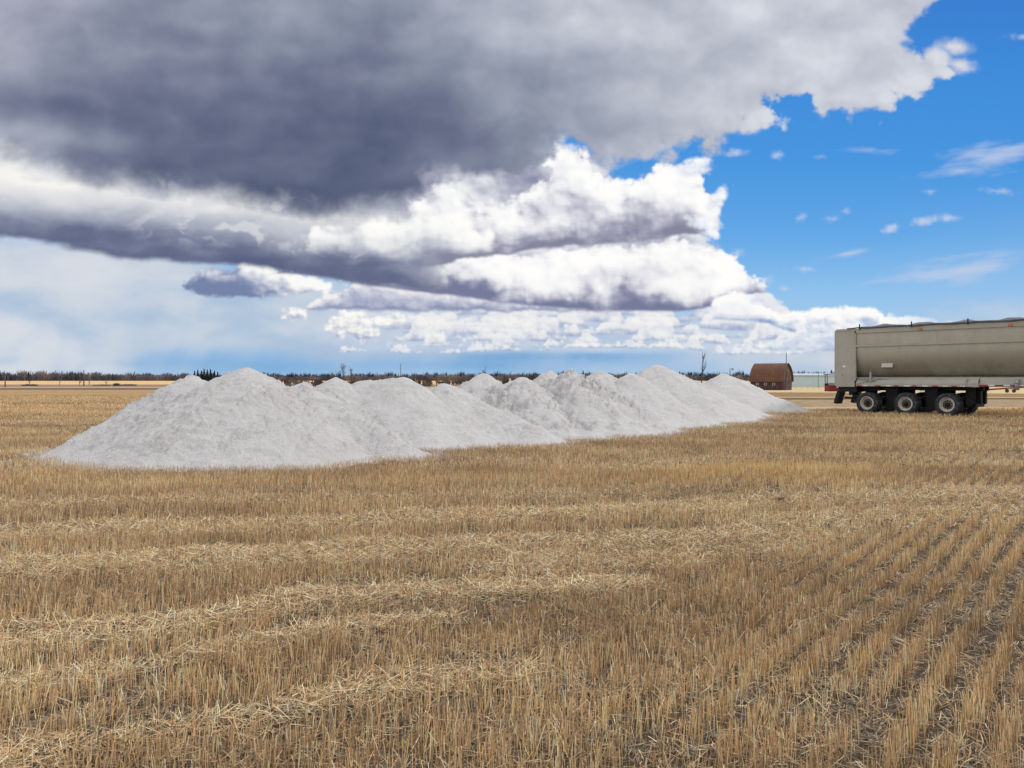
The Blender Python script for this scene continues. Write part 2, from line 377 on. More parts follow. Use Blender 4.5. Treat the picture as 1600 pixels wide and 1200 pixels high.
    xl = np.interp(py, [-60, 0, 20, 50, 84, 104, 124, 140], [1490, 1470, 1446, 1420, 1426, 1462, 1530, 2000])
    up = np.minimum(up, (xl - px) + n2 * 26 + p * 22)
    d = np.minimum(dn, up)
    d2 = blobs([(1488, 76, 36, 18, .05), (1460, 98, 34, 30, -.4), (1496, 104, 34, 16, .1)], 726, 14, 6, 7)[0]
    d = np.maximum(d, d2)
    # thin blue-grey hole in the right part
    hole = np.exp(-((px + wx2 - 1232) / 34) ** 2 - ((py + wy2 - 156) / 20) ** 2) + .5 * np.exp(-((px - 1270) / 40) ** 2 - ((py - 110) / 18) ** 2)
    d = d - np.clip(hole, 0, 1) * 48 * (1 + n2 * 2.2 + n)
    soft = np.interp(px, [300, 640, 760, 900, 1100, 1400], [64, 50, 34, 28, 24, 17])
    al = np.clip(sstep(d / soft, 0, 1), 0, 1)
    # brightness: darkest belly left of centre low down, lighter to the right
    L = np.interp(px, [-100, 0, 150, 350, 620, 760, 860, 960, 1100, 1300, 1500], [.36, .33, .24, .16, .17, .30, .46, .60, .72, .83, .88])
    up_l = sstep(py, 260, -20)
    L = L + up_l * np.interp(px, [0, 300, 700, 1000, 1300], [.34, .34, .36, .18, -.02])
    L = L + np.interp(px, [0, 160, 240], [1, .5, 0]) * np.exp(-((py - 205 - px * .12) / 26) ** 2) * .30
    L = L + edge_x * sstep(bot - py, 60, 5) * .10 - (1 - edge_x) * sstep(bot - py, 90, 20) * .05
    L = L + n * .17 + B(120, 745, 1.5, 3, .45, wx, wy) * .16 + blur(N(90, 730, 1.9, 5, .42, wx, wy), 2) * .12 + N(330, 740, 2.4, 4) * .20
    bl2 = np.clip(d / 40, 0, 1); occ = march(bl2, .55, .83, 6, 9)
    L = L + (bl2 - occ) * .10 + p * .10 * edge_x
    dc = ramp(L, [(0, (74, 84, 108)), (.12, (85, 94, 121)), (.3, (108, 115, 141)), (.5, (137, 145, 164)), (.7, (169, 175, 190)), (.85, (193, 197, 209)), (1, (216, 219, 228))])
    purple = sstep(px, 500, -50) * sstep(py, 260, 0)
    dc = dc * (1 + np.stack([purple * .03, -purple * .02, purple * .0], -1))
    col = over(col, al, dc)
    # bright crown poking through under the deck
    d, n, p = blobs([(704, 306, 34, 24, 0), (690, 322, 30, 12, .3), (884, 252, 22, 40, 0), (900, 285, 46, 26, 0), (800, 322, 26, 10, 0)], 751, 26, 16, 20)
    dd = np.clip(d / 18, 0, 1); occ = march(dd, .55, .83, 5, 5)
    col = over(col, sstep(d, 0, 22) * .85, ramp(.66 + (dd - occ) * .45 + p * .4, [(0, (170, 172, 190)), (.5, (226, 228, 234)), (1, (255, 255, 253))]))
    # ---- torn puffs in the blue
    d, n, p = blobs([(1148, 240, 20, 6, 0), (1213, 243, 11, 7, 0), (1390, 358, 14, 8, -.2), (1446, 345, 28, 7, -.15), (1480, 341, 22, 7, 0), (1250, 341, 9, 5, -.4), (1298, 343, 11, 5, 0), (1320, 330, 7, 4, 0), (1180, 470, 16, 7, .2), (1150, 395, 10, 5, 0), (1225, 452, 9, 4, 0), (1560, 300, 24, 4, .1), (1450, 300, 14, 3, 0), (1256, 421, 20, 4, 0), (1196, 438, 15, 7, -.4), (1280, 246, 8, 4, 0), (1600, 60, 30, 5, 0)], 761, 13, 5, 6)
    col = over(col, sstep(d, -1.5, 9) * .72, ramp(.5 + p * .6, [(0, (176, 196, 230)), (1, (222, 224, 238))]))
    return col, az, el

# ------------------------------------------------------------------ world
world = bpy.data.worlds.new("World"); scene.world = world; world.use_nodes = True
def build_world():
    col, az, el = cloudscape()
    H, W = az.shape
    # fade to the plain sky at the rim of the computed part
    a = sstep(az, SKY_A0, SKY_A0 + 5) * sstep(az, SKY_A1, SKY_A1 - 5) * sstep(el, SKY_E1, SKY_E1 - 6)
    buf = np.empty((H, W, 4), np.float32); buf[..., :3] = col; buf[..., 3] = a
    img = bpy.data.images.new("cloudscape", W, H, alpha=True, float_buffer=True, is_data=True)
    img.alpha_mode = 'CHANNEL_PACKED'
    img.pixels.foreach_set(buf.ravel()); img.update(); img.pack()
    nt = world.node_tree; nt.nodes.clear()
    tc = nt.nodes.new('ShaderNodeTexCoord')
    X, Y, Z = split(nt, E(nt, tc.outputs['Generated']))
    az = X._m('ARCTAN2', Y) * 57.29578
    el = Z._m('ARCSINE') * 57.29578
    im = nt.nodes.new('ShaderNodeTexImage'); im.image = img; im.extension = 'EXTEND'; im.interpolation = 'Cubic'
    uv = vec(nt, (az - SKY_A0) * (1 / (SKY_A1 - SKY_A0)), (el - SKY_E0) * (1 / (SKY_E1 - SKY_E0)), 0.0)
    nt.links.new(uv.v, im.inputs['Vector'])
    nish = nt.nodes.new('ShaderNodeTexSky'); nish.sky_type = 'NISHITA'; nish.sun_disc = False
    nish.sun_elevation = R(SUN_EL); nish.sun_rotation = R(SUN_AZ); nish.ozone_density = 2.0
    # the rest of the sky (overhead, behind): blue with unseen cloud added extra bright as fill, more to the left
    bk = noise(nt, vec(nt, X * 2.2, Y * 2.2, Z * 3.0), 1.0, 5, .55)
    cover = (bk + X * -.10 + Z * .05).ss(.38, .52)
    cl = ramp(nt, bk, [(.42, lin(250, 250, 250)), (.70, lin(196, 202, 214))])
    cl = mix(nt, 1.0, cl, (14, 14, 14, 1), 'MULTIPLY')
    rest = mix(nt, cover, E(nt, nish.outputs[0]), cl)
    front = mix(nt, 1.0, E(nt, im.outputs['Color']), (10, 10, 10, 1), 'MULTIPLY')
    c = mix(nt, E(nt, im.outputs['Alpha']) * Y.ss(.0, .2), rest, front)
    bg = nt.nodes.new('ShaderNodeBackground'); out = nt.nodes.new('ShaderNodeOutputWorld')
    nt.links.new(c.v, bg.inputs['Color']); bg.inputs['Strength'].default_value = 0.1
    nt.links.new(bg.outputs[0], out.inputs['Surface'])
    world.cycles.sampling_method = 'MANUAL'; world.cycles.sample_map_resolution = 512
build_world()
# ------------------------------------------------------------------ helpers for objects
def tag(o, label=None, cat=None, group=None, kind=None):
    if label: o['label'] = label
    if cat: o['category'] = cat
    if group: o['group'] = group
    if kind: o['kind'] = kind
    return o
def link(name, me, parent=None, loc=None):
    o = bpy.data.objects.new(name, me); scene.collection.objects.link(o)
    if parent is not None: o.parent = parent
    if loc is not None: o.location = loc
    return o
def np_mesh(name, V, Q, mats=(), smooth=False, midx=None):
    """V (n,3), Q (m,4) or (m,3) index array"""
    me = bpy.data.meshes.new(name)
    V = np.ascontiguousarray(V, np.float32); Q = np.ascontiguousarray(Q, np.int32); k = Q.shape[1]
    me.vertices.add(len(V)); me.vertices.foreach_set('co', V.ravel())
    me.loops.add(Q.size); me.loops.foreach_set('vertex_index', Q.ravel())
    me.polygons.add(len(Q)); me.polygons.foreach_set('loop_start', np.arange(0, Q.size, k, dtype=np.int32))
    me.polygons.foreach_set('loop_total', np.full(len(Q), k, np.int32))
    if smooth: me.polygons.foreach_set('use_smooth', np.ones(len(Q), bool))
    for m in mats: me.materials.append(m)
    if midx is not None: me.polygons.foreach_set('material_index', np.asarray(midx, np.int32))
    me.update(calc_edges=True)
    return me
class MB:
    """collects boxes, tubes, lathes and plates; build() links them as one mesh object"""
    def __init__(s): s.v, s.f, s.m, s.sm = [], [], [], []
    def add(s, vs, fs, mi=0, smooth=False):
        b = len(s.v); s.v += [tuple(v) for v in vs]
        for f in fs: s.f.append([b + i for i in f]); s.m.append(mi); s.sm.append(smooth)
        return s
    def box(s, x0, x1, y0, y1, z0, z1, mi=0, rot=None, c=None):
        vs = [Vector((x, y, z)) for z in (z0, z1) for y in (y0, y1) for x in (x0, x1)]
        if rot is not None:
            c = Vector(c) if c is not None else Vector(((x0 + x1) / 2, (y0 + y1) / 2, (z0 + z1) / 2))
            vs = [rot @ (v - c) + c for v in vs]
        return s.add(vs, [(0, 2, 3, 1), (4, 5, 7, 6), (0, 1, 5, 4), (2, 6, 7, 3), (0, 4, 6, 2), (1, 3, 7, 5)], mi)
    def tube(s, pts, rad, n=8, mi=0, cap=True, smooth=True):
        pts = [Vector(p) for p in pts]
        if not hasattr(rad, '__len__'): rad = [rad] * len(pts)
        vs, up = [], None
        for i, p in enumerate(pts):
            d = (pts[min(i + 1, len(pts) - 1)] - pts[max(i - 1, 0)])
            if d.length < 1e-9: d = Vector((0, 0, 1))
            d.normalize()
            a = d.orthogonal().normalized() if up is None else (up - d * up.dot(d)).normalized()
            up = a; b = d.cross(a)
            for k in range(n):
                t = 2 * math.pi * k / n
                vs.append(p + (a * math.cos(t) + b * math.sin(t)) * rad[i])
        fs = [(i * n + k, i * n + (k + 1) % n, (i + 1) * n + (k + 1) % n, (i + 1) * n + k) for i in range(len(pts) - 1) for k in range(n)]
        s.add(vs, fs, mi, smooth)
        if cap:
            b = len(s.v) - len(vs)
            s.f += [[b + k for k in range(n)][::-1], [b + (len(pts) - 1) * n + k for k in range(n)]]; s.m += [mi, mi]; s.sm += [False, False]
        return s
    def lathe(s, prof, n=32, c=(0, 0, 0), mi=0, closed=False):
        """profile [(radius, y)] turned about the local Y axis"""
        vs = [(c[0] + r * math.cos(2 * math.pi * k / n), c[1] + y, c[2] + r * math.sin(2 * math.pi * k / n)) for r, y in prof for k in range(n)]
        m = len(prof); fs = []
        for i in range(m if closed else m - 1):
            j = (i + 1) % m
            fs += [(i * n + k, j * n + k, j * n + (k + 1) % n, i * n + (k + 1) % n) for k in range(n)]
        return s.add(vs, fs, mi, True)
    def build(s, name, mats, parent=None, loc=None):
        me = bpy.data.meshes.new(name); me.from_pydata(s.v, [], s.f)
        if not isinstance(mats, (list, tuple)): mats = [mats]
        for m in mats: me.materials.append(m)
        me.polygons.foreach_set('material_index', s.m); me.polygons.foreach_set('use_smooth', s.sm)
        me.update(); return link(name, me, parent, loc)
def W(px, py, Y):
    return ((px - 800) / F * Y, Y, EYE - (py - HY) / F * Y)

# ------------------------------------------------------------------ terrain
def terrain(x, y):
    r = np.sqrt(x * x + y * y) + 1e-6
    right = sstep(x / r, .02, .16) * (y > 0)
    dip = sstep(r, 95, 175) * (1 - sstep(r, 290, 520))
    near = 1 - sstep(r, 40, 90)
    return -.95 * dip * right + near * fbm(x / 3.1, y / 3.1, 41, 3) * .05

def ground_material():
    m, nt, b = new_mat("field")
    g = nt.nodes.new('ShaderNodeNewGeometry'); P = E(nt, g.outputs['Position'])
    X, Y, Z = split(nt, P)
    r = (X * X + Y * Y).sqrt()
    # rows run toward 38.7 degrees right of the view
    s = X * .78 - Y * .625; t = X * .625 + Y * .78
    fine = noise(nt, P, 38.0, 6, .7)
    straw = noise(nt, vec(nt, s * 6.0, t * 2.0, 0.0), 9.0, 5, .7, 1.0)
    mid = noise(nt, P, 1.6, 5, .6)
    big = noise(nt, vec(nt, X * .25, Y * .9, 0.0), .10, 5, .6)
    c = ramp(nt, straw * .6 + fine * .4, [(.30, lin(38, 32, 28)), (.42, lin(64, 55, 47)), (.52, lin(94, 82, 68)), (.62, lin(138, 122, 100)), (.75, lin(172, 156, 130))])
    c = mix(nt, mid.ss(.45, .65) * .45, c, lin(72, 62, 54))
    # beyond the modelled stalks: standing stubble seen at a grazing angle
    fx = noise(nt, vec(nt, X * .9, Y * .35, 0.0), 2.2, 6, .65); lane = noise(nt, vec(nt, X * .012, Y * .16, 2.0), 1.0, 5, .65)
    fc = ramp(nt, fx * .5 + lane * .5, [(.30, lin(124, 100, 68)), (.45, lin(152, 124, 86)), (.58, lin(174, 144, 102)), (.72, lin(194, 166, 122))])
    left = X.ss(14.0, 2.0)
    c = mix(nt, (r + (mid - .5) * 10).ss(30.0, 46.0), c, fc)
    wob = (noise(nt, vec(nt, X * .05, 0.0, 5.0), 1.0, 4, .6) - .5)
    def band(y0, y1, soft, colr, side, amp=0.0, rough=0.0, k=1.0, tilt=0.0):
        nonlocal c
        yy = Y - X * tilt + wob * amp + (mid - .5) * rough
        c = mix(nt, yy.ss(y0 - soft, y0 + soft) * (1.0 - yy.ss(y1 - soft, y1 + soft)) * side * k, c, colr)
    right = 1.0 - left
    col_r = ramp(nt, mid * .5 + fx * .5, [(.35, lin(120, 102, 82)), (.5, lin(150, 130, 102)), (.65, lin(172, 152, 120))])
    one = E(nt, 1.0)
    # ---- right: track, worked soil, dry grass
    def bandc(y0, y1, soft, ce, side, amp=0.0, rough=0.0, k=1.0):
        nonlocal c
        yy = Y + wob * amp + (mid - .5) * rough
        c = mix(nt, yy.ss(y0 - soft, y0 + soft) * (1.0 - yy.ss(y1 - soft, y1 + soft)) * side * k, c, ce)
    bandc(43.5, 63, 1.5, col_r, right, 4, 9)
    band(41.0, 44.5, .8, lin(206, 178, 140), right, 2, 2, .8)
    band(62.5, 67.5, .9, lin(70, 62, 54), right, 5, 4, .85)
    bandc(67.5, 72, .8, lin(172, 150, 116), right, 2, 3, .7)
    bandc(72, 104, 2, ramp(nt, fx, [(.35, lin(118, 92, 64)), (.6, lin(150, 120, 86))]), right, 9, 12, .95)
    band(101, 120, 2, lin(198, 178, 148), right, 5, 9, .9)
    bandc(121, 900, 5, ramp(nt, fx, [(.35, lin(170, 152, 108)), (.6, lin(198, 180, 138))]), right, 5, 8)
    # ---- left: wheel tracks, ditch, gravel road, far pale field
    lm = E(nt, 1.0) * left
    band(27.2, 28.9, .35, lin(92, 78, 64), lm, 3.0, 2.2, .75, .10)
    band(30.2, 30.8, .3, lin(96, 82, 66), lm, 2.0, 2.5, .6, .10)
    band(52.5, 55.0, .6, lin(92, 74, 54), lm, 4, .8, .85, .05)
    band(36.0, 41.5, 2.0, lin(196, 168, 122), lm, 4, 3, .4, .05)
    band(74, 78, 1.5, lin(122, 98, 70), lm, 4, 2, .5)
    band(124, 143, 1.5, lin(66, 54, 44), lm, 3, 2, .92)
    band(143, 170, 3, lin(160, 142, 122), lm, 5, 3, .95)
    band(170, 250, 8, lin(138, 112, 92), lm, 10, 8, .95)
    bandc(250, 1400, 15, ramp(nt, lane * .6 + fx * .4, [(.38, lin(184, 148, 104)), (.6, lin(216, 182, 132))]), lm, 20, 8)
    # distance: woods and hills floor
    c = mix(nt, r.ss(950.0, 1100.0), c, lin(70, 66, 60))
    nt.links.new(c.v, b.inputs['Base Color']); b.inputs['Roughness'].default_value = 1.0
    b.inputs['Specular IOR Level'].default_value = .1
    bp = nt.nodes.new('ShaderNodeBump'); bp.inputs['Strength'].default_value = .8; bp.inputs['Distance'].default_value = .04
    h = straw * .6 + fine * .4 + mid
    nt.links.new(h.v, bp.inputs['Height']); nt.links.new(bp.outputs[0], b.inputs['Normal'])
    return m
def build_ground():
    rr = np.concatenate([[0.0], np.linspace(.6, 45, 90), 45 * (9000 / 45) ** (np.arange(1, 71) / 70)])
    na = 288
    th = np.arange(na) / na * 2 * np.pi
    V = np.array([(r * math.sin(a), r * math.cos(a)) for r in rr[1:] for a in th])
    V = np.vstack([[0, 0], V]); z = terrain(V[:, 0], V[:, 1])
    V = np.column_stack([V, z]); Q = []
    k = np.arange(na); n = len(rr) - 1
    for i in range(n - 1):
        a = 1 + i * na; Q.append(np.column_stack([a + k, a + (k + 1) % na, a + na + (k + 1) % na, a + na + k]))
    Q = np.vstack(Q)
    fan = np.column_stack([np.zeros(na, int), 1 + (k + 1) % na, 1 + k])
    me = bpy.data.meshes.new('ground')
    me.from_pydata(V.tolist(), [], [q[::-1] for q in Q.tolist()] + [f[::-1] for f in fan.tolist()][:])
    me.polygons.foreach_set('use_smooth', [True] * len(me.polygons))
    me.materials.append(ground_material())
    bm = bmesh.new(); bm.from_mesh(me); bmesh.ops.recalc_face_normals(bm, faces=bm.faces)
    if sum(f.normal.z for f in bm.faces) < 0: bmesh.ops.reverse_faces(bm, faces=bm.faces)
    bm.to_mesh(me); bm.free()
    tag(link('ground', me), kind='structure')
build_ground()
# ------------------------------------------------------------------ heaps of pale crushed lime tipped in a long row
def lime_material():
    m, nt, b = new_mat("crushed_lime")
    g = nt.nodes.new('ShaderNodeNewGeometry'); P = E(nt, g.outputs['Position'])
    big = noise(nt, P, .55, 5, .6); mid = noise(nt, P, 3.0, 6, .65); fine = noise(nt, P, 26.0, 6, .7)
    c = ramp(nt, big * .15 + mid * .35 + fine * .50, [(.34, lin(180, 177, 175)), (.46, lin(193, 190, 189)), (.56, lin(201, 199, 198)), (.68, lin(212, 210, 209))])
    spot = noise(nt, P, 7.0, 4, .65).ss(.66, .74)
    c = mix(nt, spot * .45, c, lin(130, 123, 117))
    damp = noise(nt, P, .9, 3, .5).ss(.56, .68)
    c = mix(nt, damp * .12, c, lin(160, 152, 147))
    nt.links.new(c.v, b.inputs['Base Color']); b.inputs['Roughness'].default_value = .95; b.inputs['Specular IOR Level'].default_value = .15
    bp = nt.nodes.new('ShaderNodeBump'); bp.inputs['Strength'].default_value = 1.0; bp.inputs['Distance'].default_value = .07
    h = mid * .15 + fine * .8 + noise(nt, P, 9.0, 4, .6) * .45
    nt.links.new(h.v, bp.inputs['Height']); nt.links.new(bp.outputs[0], b.inputs['Normal'])
    return m
LIME = lime_material()
# peak (photo x, y, distance), slope, lumpiness, extra ridges [(x, y, distance of the far end, height there)], label
HEAPS = [
    ((300, 586, 17.6), .61, .6, [], 'smooth lower pale heap at the left end of the row, behind the tallest near heap'),
    ((382, 569, 17.0), .565, .7, [], 'tallest near pale heap with a broad crumbly peak, second from the left'),
    ((474, 593, 17.4), .62, .9, [((560, 650), 16.9, .78), ((632, 708), 16.0, .34)], 'small pointed pale heap with cracked right flank, beside the tallest near heap'),
    ((523, 586, 20.2), .62, .4, [], 'small rounded pale heap showing in front of the big bare tree far behind'),
    ((627, 585, 20.3), .58, .35, [((562, 589), 20.3, 1.63)], 'long smooth pale heap with a flat shoulder on its left, below the thin mast'),
    ((694, 595, 20.8), .56, .6, [((770, 650), 20.4, .75), ((824, 662), 19.6, .58)], 'low pale heap whose smooth right edge runs down to the stubble, midway in the row'),
    ((755, 581, 24.2), .60, 1.0, [], 'pale heap with a sharp peak midway along the row, right of a low smooth one'),
    ((815, 585, 23.6), .60, 1.5, [], 'rough slabby pale heap with flat plates near its peak'),
    ((858, 578, 27.0), .62, .9, [], 'pale heap with a blunt ragged top behind two rough heaps'),
    ((895, 579, 24.3), .57, 1.6, [], 'rough pale heap with a band of broken lumps across its middle'),
    ((936, 576, 28.3), .62, .8, [], 'steep pale heap with a rounded tan top, left of two merging peaks'),
    ((986, 580, 28.0), .60, .6, [], 'low rounded pale heap pressed against the left side of the tallest far heap'),
    ((1029, 568, 31.3), .585, .6, [((1080, 588), 32.2, 1.72)], 'tallest pale heap of the far half with a round knob on top'),
    ((1100, 604, 33.6), .50, .5, [((1160, 630), 34.0, .62)], 'long low pale ridge running down right from the tallest far heap'),
    ((1130, 582, 40.0), .60, .4, [((1164, 592), 40.2, 1.62)], 'smooth pale heap at the right end in front of the old barn'),
    ((1217, 621, 38.6), .50, .6, [((1236, 628), 38.4, .42)], 'tiny pale mound at the far right foot of the row'),
]
HEAP_DATA = []
def seg_h(x, y, a, b, slope, wob):
    ax, ay, az_ = a; bx, by, bz = b
    dx, dy = bx - ax, by - ay; L2 = dx * dx + dy * dy
    t = np.clip(((x - ax) * dx + (y - ay) * dy) / L2, 0, 1) if L2 > 1e-6 else 0 * x
    cx, cy = ax + t * dx, ay + t * dy
    d = np.sqrt((x - cx) ** 2 + (y - cy) ** 2 + .14 ** 2) - .14
    return az_ + (bz - az_) * t - slope * .985 * d * (1 + wob * .16)
def heap_height(i, x, y, detail=True):
    (px, py, Y), slope, lump, ridges, _ = HEAPS[i]
    a = W(px, py, Y); a = (a[0], a[1], a[2] + .02)
    cx, cy = a[0], a[1]
    th = np.arctan2(y - cy, x - cx); rad = np.hypot(x - cx, y - cy)
    wob = fbm(np.cos(th) * 1.6 + i * 3.7, np.sin(th) * 1.6 + rad * .12, 60 + i, 4, .5) * .95
    wx_ = fbm(x * .9, y * .9, 80 + i, 3) * .12; wy_ = fbm(x * .9, y * .9, 90 + i, 3) * .12
    h = seg_h(x + wx_, y + wy_, a, a, slope, wob)
    for (e, Y2, z2) in ridges:
        q = W(e[0], e[1], Y2)
        h = np.maximum(h, seg_h(x + wx_, y + wy_, a, (q[0], q[1], z2), slope, wob * .6))
    # toe spreads a little
    q = np.clip(h / a[2], 0, 1.2); h = np.where(h > 0, a[2] * q ** (1.22 if 6 <= i <= 11 else 1.05), h)
    h = h + .10 * np.exp(-np.clip(h, 0, 9) / .12) * (h > -.4) - .08
    if detail:
        inside = sstep(h, -.05, .35)
        # runnels down the slope, slumps, clods
        run = fbm(th * 7 + wx_ * 6, rad * .7, 100 + i, 4, .6) * .022 * np.clip(rad, 0, 1.5)
        und = fbm(x * 1.5, y * 1.5, 110 + i, 4, .5) * .035
        ledge = fbm(x * 2.3 + y * .8, y * 5.0, 120 + i, 5, .6)
        ledge = sstep(ledge, .06, .16) * (.035 + .035 * lump) * lump * sstep(fbm(x * .7, y * .7, 130 + i, 3), -.12, .15)
        slump = sstep(fbm(x * .75 + 5, y * .95, 125 + i, 4, .55), .02, .10) * .05 * (.3 + .7 * lump)
        fine = fbm(x * 9, y * 9, 140 + i, 4, .65) * .018 * (.5 + lump)
        clod = np.clip(worley(x * 3.6, y * 3.6, 150 + i) - .70, 0, 1) * sstep(fbm(x * .9, y * .9, 160 + i, 3), .0, .25) * .26 * lump
        clod2 = np.clip(worley(x * 7.5, y * 7.5, 170 + i) - .66, 0, 1) * sstep(fbm(x * 1.6, y * 1.6, 180 + i, 3), -.05, .2) * .20 * (.4 + lump)
        crack = -np.clip(.10 - np.abs(fbm(x * 2.0, y * 2.8, 190 + i, 4)), 0, 1) * .25 * sstep(lump + 0 * x, .5, 1.6) * sstep(fbm(x * .8, y * .8, 195 + i, 2), .05, .2)
        away = sstep(rad, .15, .7)
        clod, clod2, slump = clod * away, clod2 * away, slump * away
        h = h + (run + und + slump + ledge + fine + clod + clod2 + crack) * inside + fbm(x * 5, y * 5, 200 + i, 3) * .012
    return h
def heaps_height(x, y):
    out = np.full(np.shape(x), -9.0)
    for i in range(len(HEAPS)): out = np.maximum(out, heap_height(i, x, y, False))
    return out
def build_heaps():
    for i, ((px, py, Y), slope, lump, ridges, label) in enumerate(HEAPS):
        pts = [W(px, py, Y)] + [W(e[0], e[1], y2)[:2] + (z2,) for e, y2, z2 in ridges]
        xs0 = min(p[0] - p[2] / slope - .9 for p in pts); xs1 = max(p[0] + p[2] / slope + .9 for p in pts)
        ys0 = min(p[1] - p[2] / slope - .9 for p in pts); ys1 = max(p[1] + p[2] / slope + .9 for p in pts)
        st = HEAP_STEP * Y / 17.0
        gx = np.arange(xs0, xs1, st); gy = np.arange(ys0, ys1, st)
        X, Yg = np.meshgrid(gx, gy)
        h = heap_height(i, X, Yg)
        keep = h > -.10
        idx = -np.ones(h.shape, int)
        cell = keep[:-1, :-1] | keep[1:, :-1] | keep[:-1, 1:] | keep[1:, 1:]
        used = np.zeros(h.shape, bool)
        used[:-1, :-1] |= cell; used[1:, :-1] |= cell; used[:-1, 1:] |= cell; used[1:, 1:] |= cell
        idx[used] = np.arange(used.sum())
        hz = np.maximum(h, -.35) + terrain(X, Yg)
        jx = fbm(X * 8, Yg * 8, 210 + i, 2) * .02
        V = np.column_stack([(X + jx)[used], Yg[used], hz[used]])
        c = np.argwhere(cell)
        Q = np.column_stack([idx[c[:, 0], c[:, 1]], idx[c[:, 0], c[:, 1] + 1], idx[c[:, 0] + 1, c[:, 1] + 1], idx[c[:, 0] + 1, c[:, 1]]])
        base = W(px, py, Y)
        V = V - np.array([base[0], base[1], 0])
        o = link('lime_heap', np_mesh('lime_heap', V, Q, [LIME], smooth=True), loc=(base[0], base[1], 0))
        tag(o, label, 'heap', 'heaps of pale crushed lime tipped in a long row')
    # crumbs and clods rolled out onto the stubble at the foot of the row
    rs = np.random.RandomState(5); V, Q = [], []
    ico = bmesh.new(); bmesh.ops.create_icosphere(ico, subdivisions=1, radius=1)
    iv = np.array([v.co[:] for v in ico.verts]); iq = np.array([[v.index for v in f.verts] for f in ico.faces]); ico.free()
    n = 0; tries = 0
    spots = [(1160 / 1, 0)] 
    while n < 4500 and tries < 150:
        tries += 1
        x = rs.uniform(-11, 15, 4000); y = rs.uniform(13, 42, 4000); h = heaps_height(x, y)
        ok = (h > -.35) & (h < .02) & (rs.rand(4000) < np.exp(np.clip(h, -1, 0) * 9))
        for xx, yy in zip(x[ok], y[ok]):
            s_ = rs.uniform(.008, .035) * (1 if rs.rand() < .93 else 2.0)
            v = iv * s_ * rs.uniform(.6, 1.2, 3) * (1 + rs.uniform(-.25, .25, (len(iv), 1)))
            V.append(v + [xx, yy, s_ * .3 + float(terrain(np.array([xx]), np.array([yy]))[0])]); Q.append(iq + n * len(iv)); n += 1
            if n >= 4500: break
    # a few bigger spills
    for (px, py_, cnt, sp) in ((780, 719, 34, .35), (1037, 684, 40, .2), (870, 697, 30, .4), (1010, 685, 30, .5), (920, 690, 24, .5), (1140, 655, 30, .5)):
        Y0 = EYE * F / (py_ - HY); x0 = (px - 800) / F * Y0
        for _ in range(cnt):
            xx, yy = x0 + rs.randn() * sp, Y0 + rs.randn() * sp * .5; s_ = rs.uniform(.015, .05)
            v = iv * s_ * rs.uniform(.6, 1.2, 3)
            V.append(v + [xx, yy, s_ * .4]); Q.append(iq + n * len(iv)); n += 1
    tag(link('spilled_lime', np_mesh('spilled_lime', np.vstack(V), np.vstack(Q), [LIME])), 'pale crumbs of lime scattered on the stubble at the foot of the heaps', 'crumbs', kind='stuff')
build_heaps()
# ------------------------------------------------------------------ wheat stubble and loose straw
def straw_material(name):
    m, nt, b = new_mat(name)
    a = nt.nodes.new('ShaderNodeAttribute'); a.attribute_name = 'tint'
    c = E(nt, a.outputs['Color'])
    g = nt.nodes.new('ShaderNodeNewGeometry'); n = noise(nt, E(nt, g.outputs['Position']), 60.0, 2, .5)
    c = mix(nt, n.ss(.5, .8) * .3, c, lin(128, 104, 78))
    nt.links.new(c.v, b.inputs['Base Color']); b.inputs['Roughness'].default_value = .6; b.inputs['Specular IOR Level'].default_value = .3
    return m
STRAW = straw_material('straw')
# flattened lanes: photo polylines along the middle, half width in metres, strength
LANES = [([(-300, 905), (0, 893), (300, 880), (600, 866), (900, 850), (1150, 838)], .42, .8),
         ([(-300, 1012), (0, 1003), (250, 985), (500, 945), (800, 928), (1000, 915)], .26, .85),
         ([(-300, 1085), (0, 1075), (200, 1052), (400, 1012), (700, 975)], .15, .75),
         ([(-300, 1205), (50, 1188), (330, 1138), (560, 1095), (800, 1058)], .15, .7),
         ([(-300, 845), (0, 838), (300, 828), (700, 812), (1150, 790), (1600, 772), (1900, 765)], .5, .8),
         ([(-300, 792), (200, 790), (600, 782), (1000, 772)], .4, .5),
         ([(850, 880), (1100, 850), (1350, 812), (1700, 790)], .7, .55),
         ([(900, 735), (1200, 716), (1700, 712)], .9, .35),
         ([(-300, 668), (0, 663), (100, 658), (300, 650)], .6, .9)]
def g2(px, py):
    Y = EYE * F / (np.asarray(py, float) - HY); return (np.asarray(px, float) - 800) / F * Y, Y
def lane_field(x, y):
    w = fbm(x * .9, y * .9, 300, 3) * .35
    out = np.zeros_like(x)
    for pts, hw, k in LANES:
        P = np.array([np.array(g2(*p)) for p in pts]); best = np.full(x.shape, 1e9)
        for a, b in zip(P[:-1], P[1:]):
            d = b - a; t = np.clip(((x - a[0]) * d[0] + (y - a[1]) * d[1]) / (d @ d), 0, 1)
            best = np.minimum(best, np.hypot(x - a[0] - t * d[0], y - a[1] - t * d[1]))
        out = np.maximum(out, k * (1 - sstep(best + w * hw * 2, hw * .5, hw * 1.5)))
    return out
T_DIR = np.array([.625, .78]); N_DIR = np.array([.78, -.625])
PAL = np.array([lin(*c)[:3] for c in ((218, 181, 132), (194, 156, 112), (236, 206, 160), (170, 139, 106), (210, 170, 118), (248, 226, 188), (148, 126, 102))], np.float32)
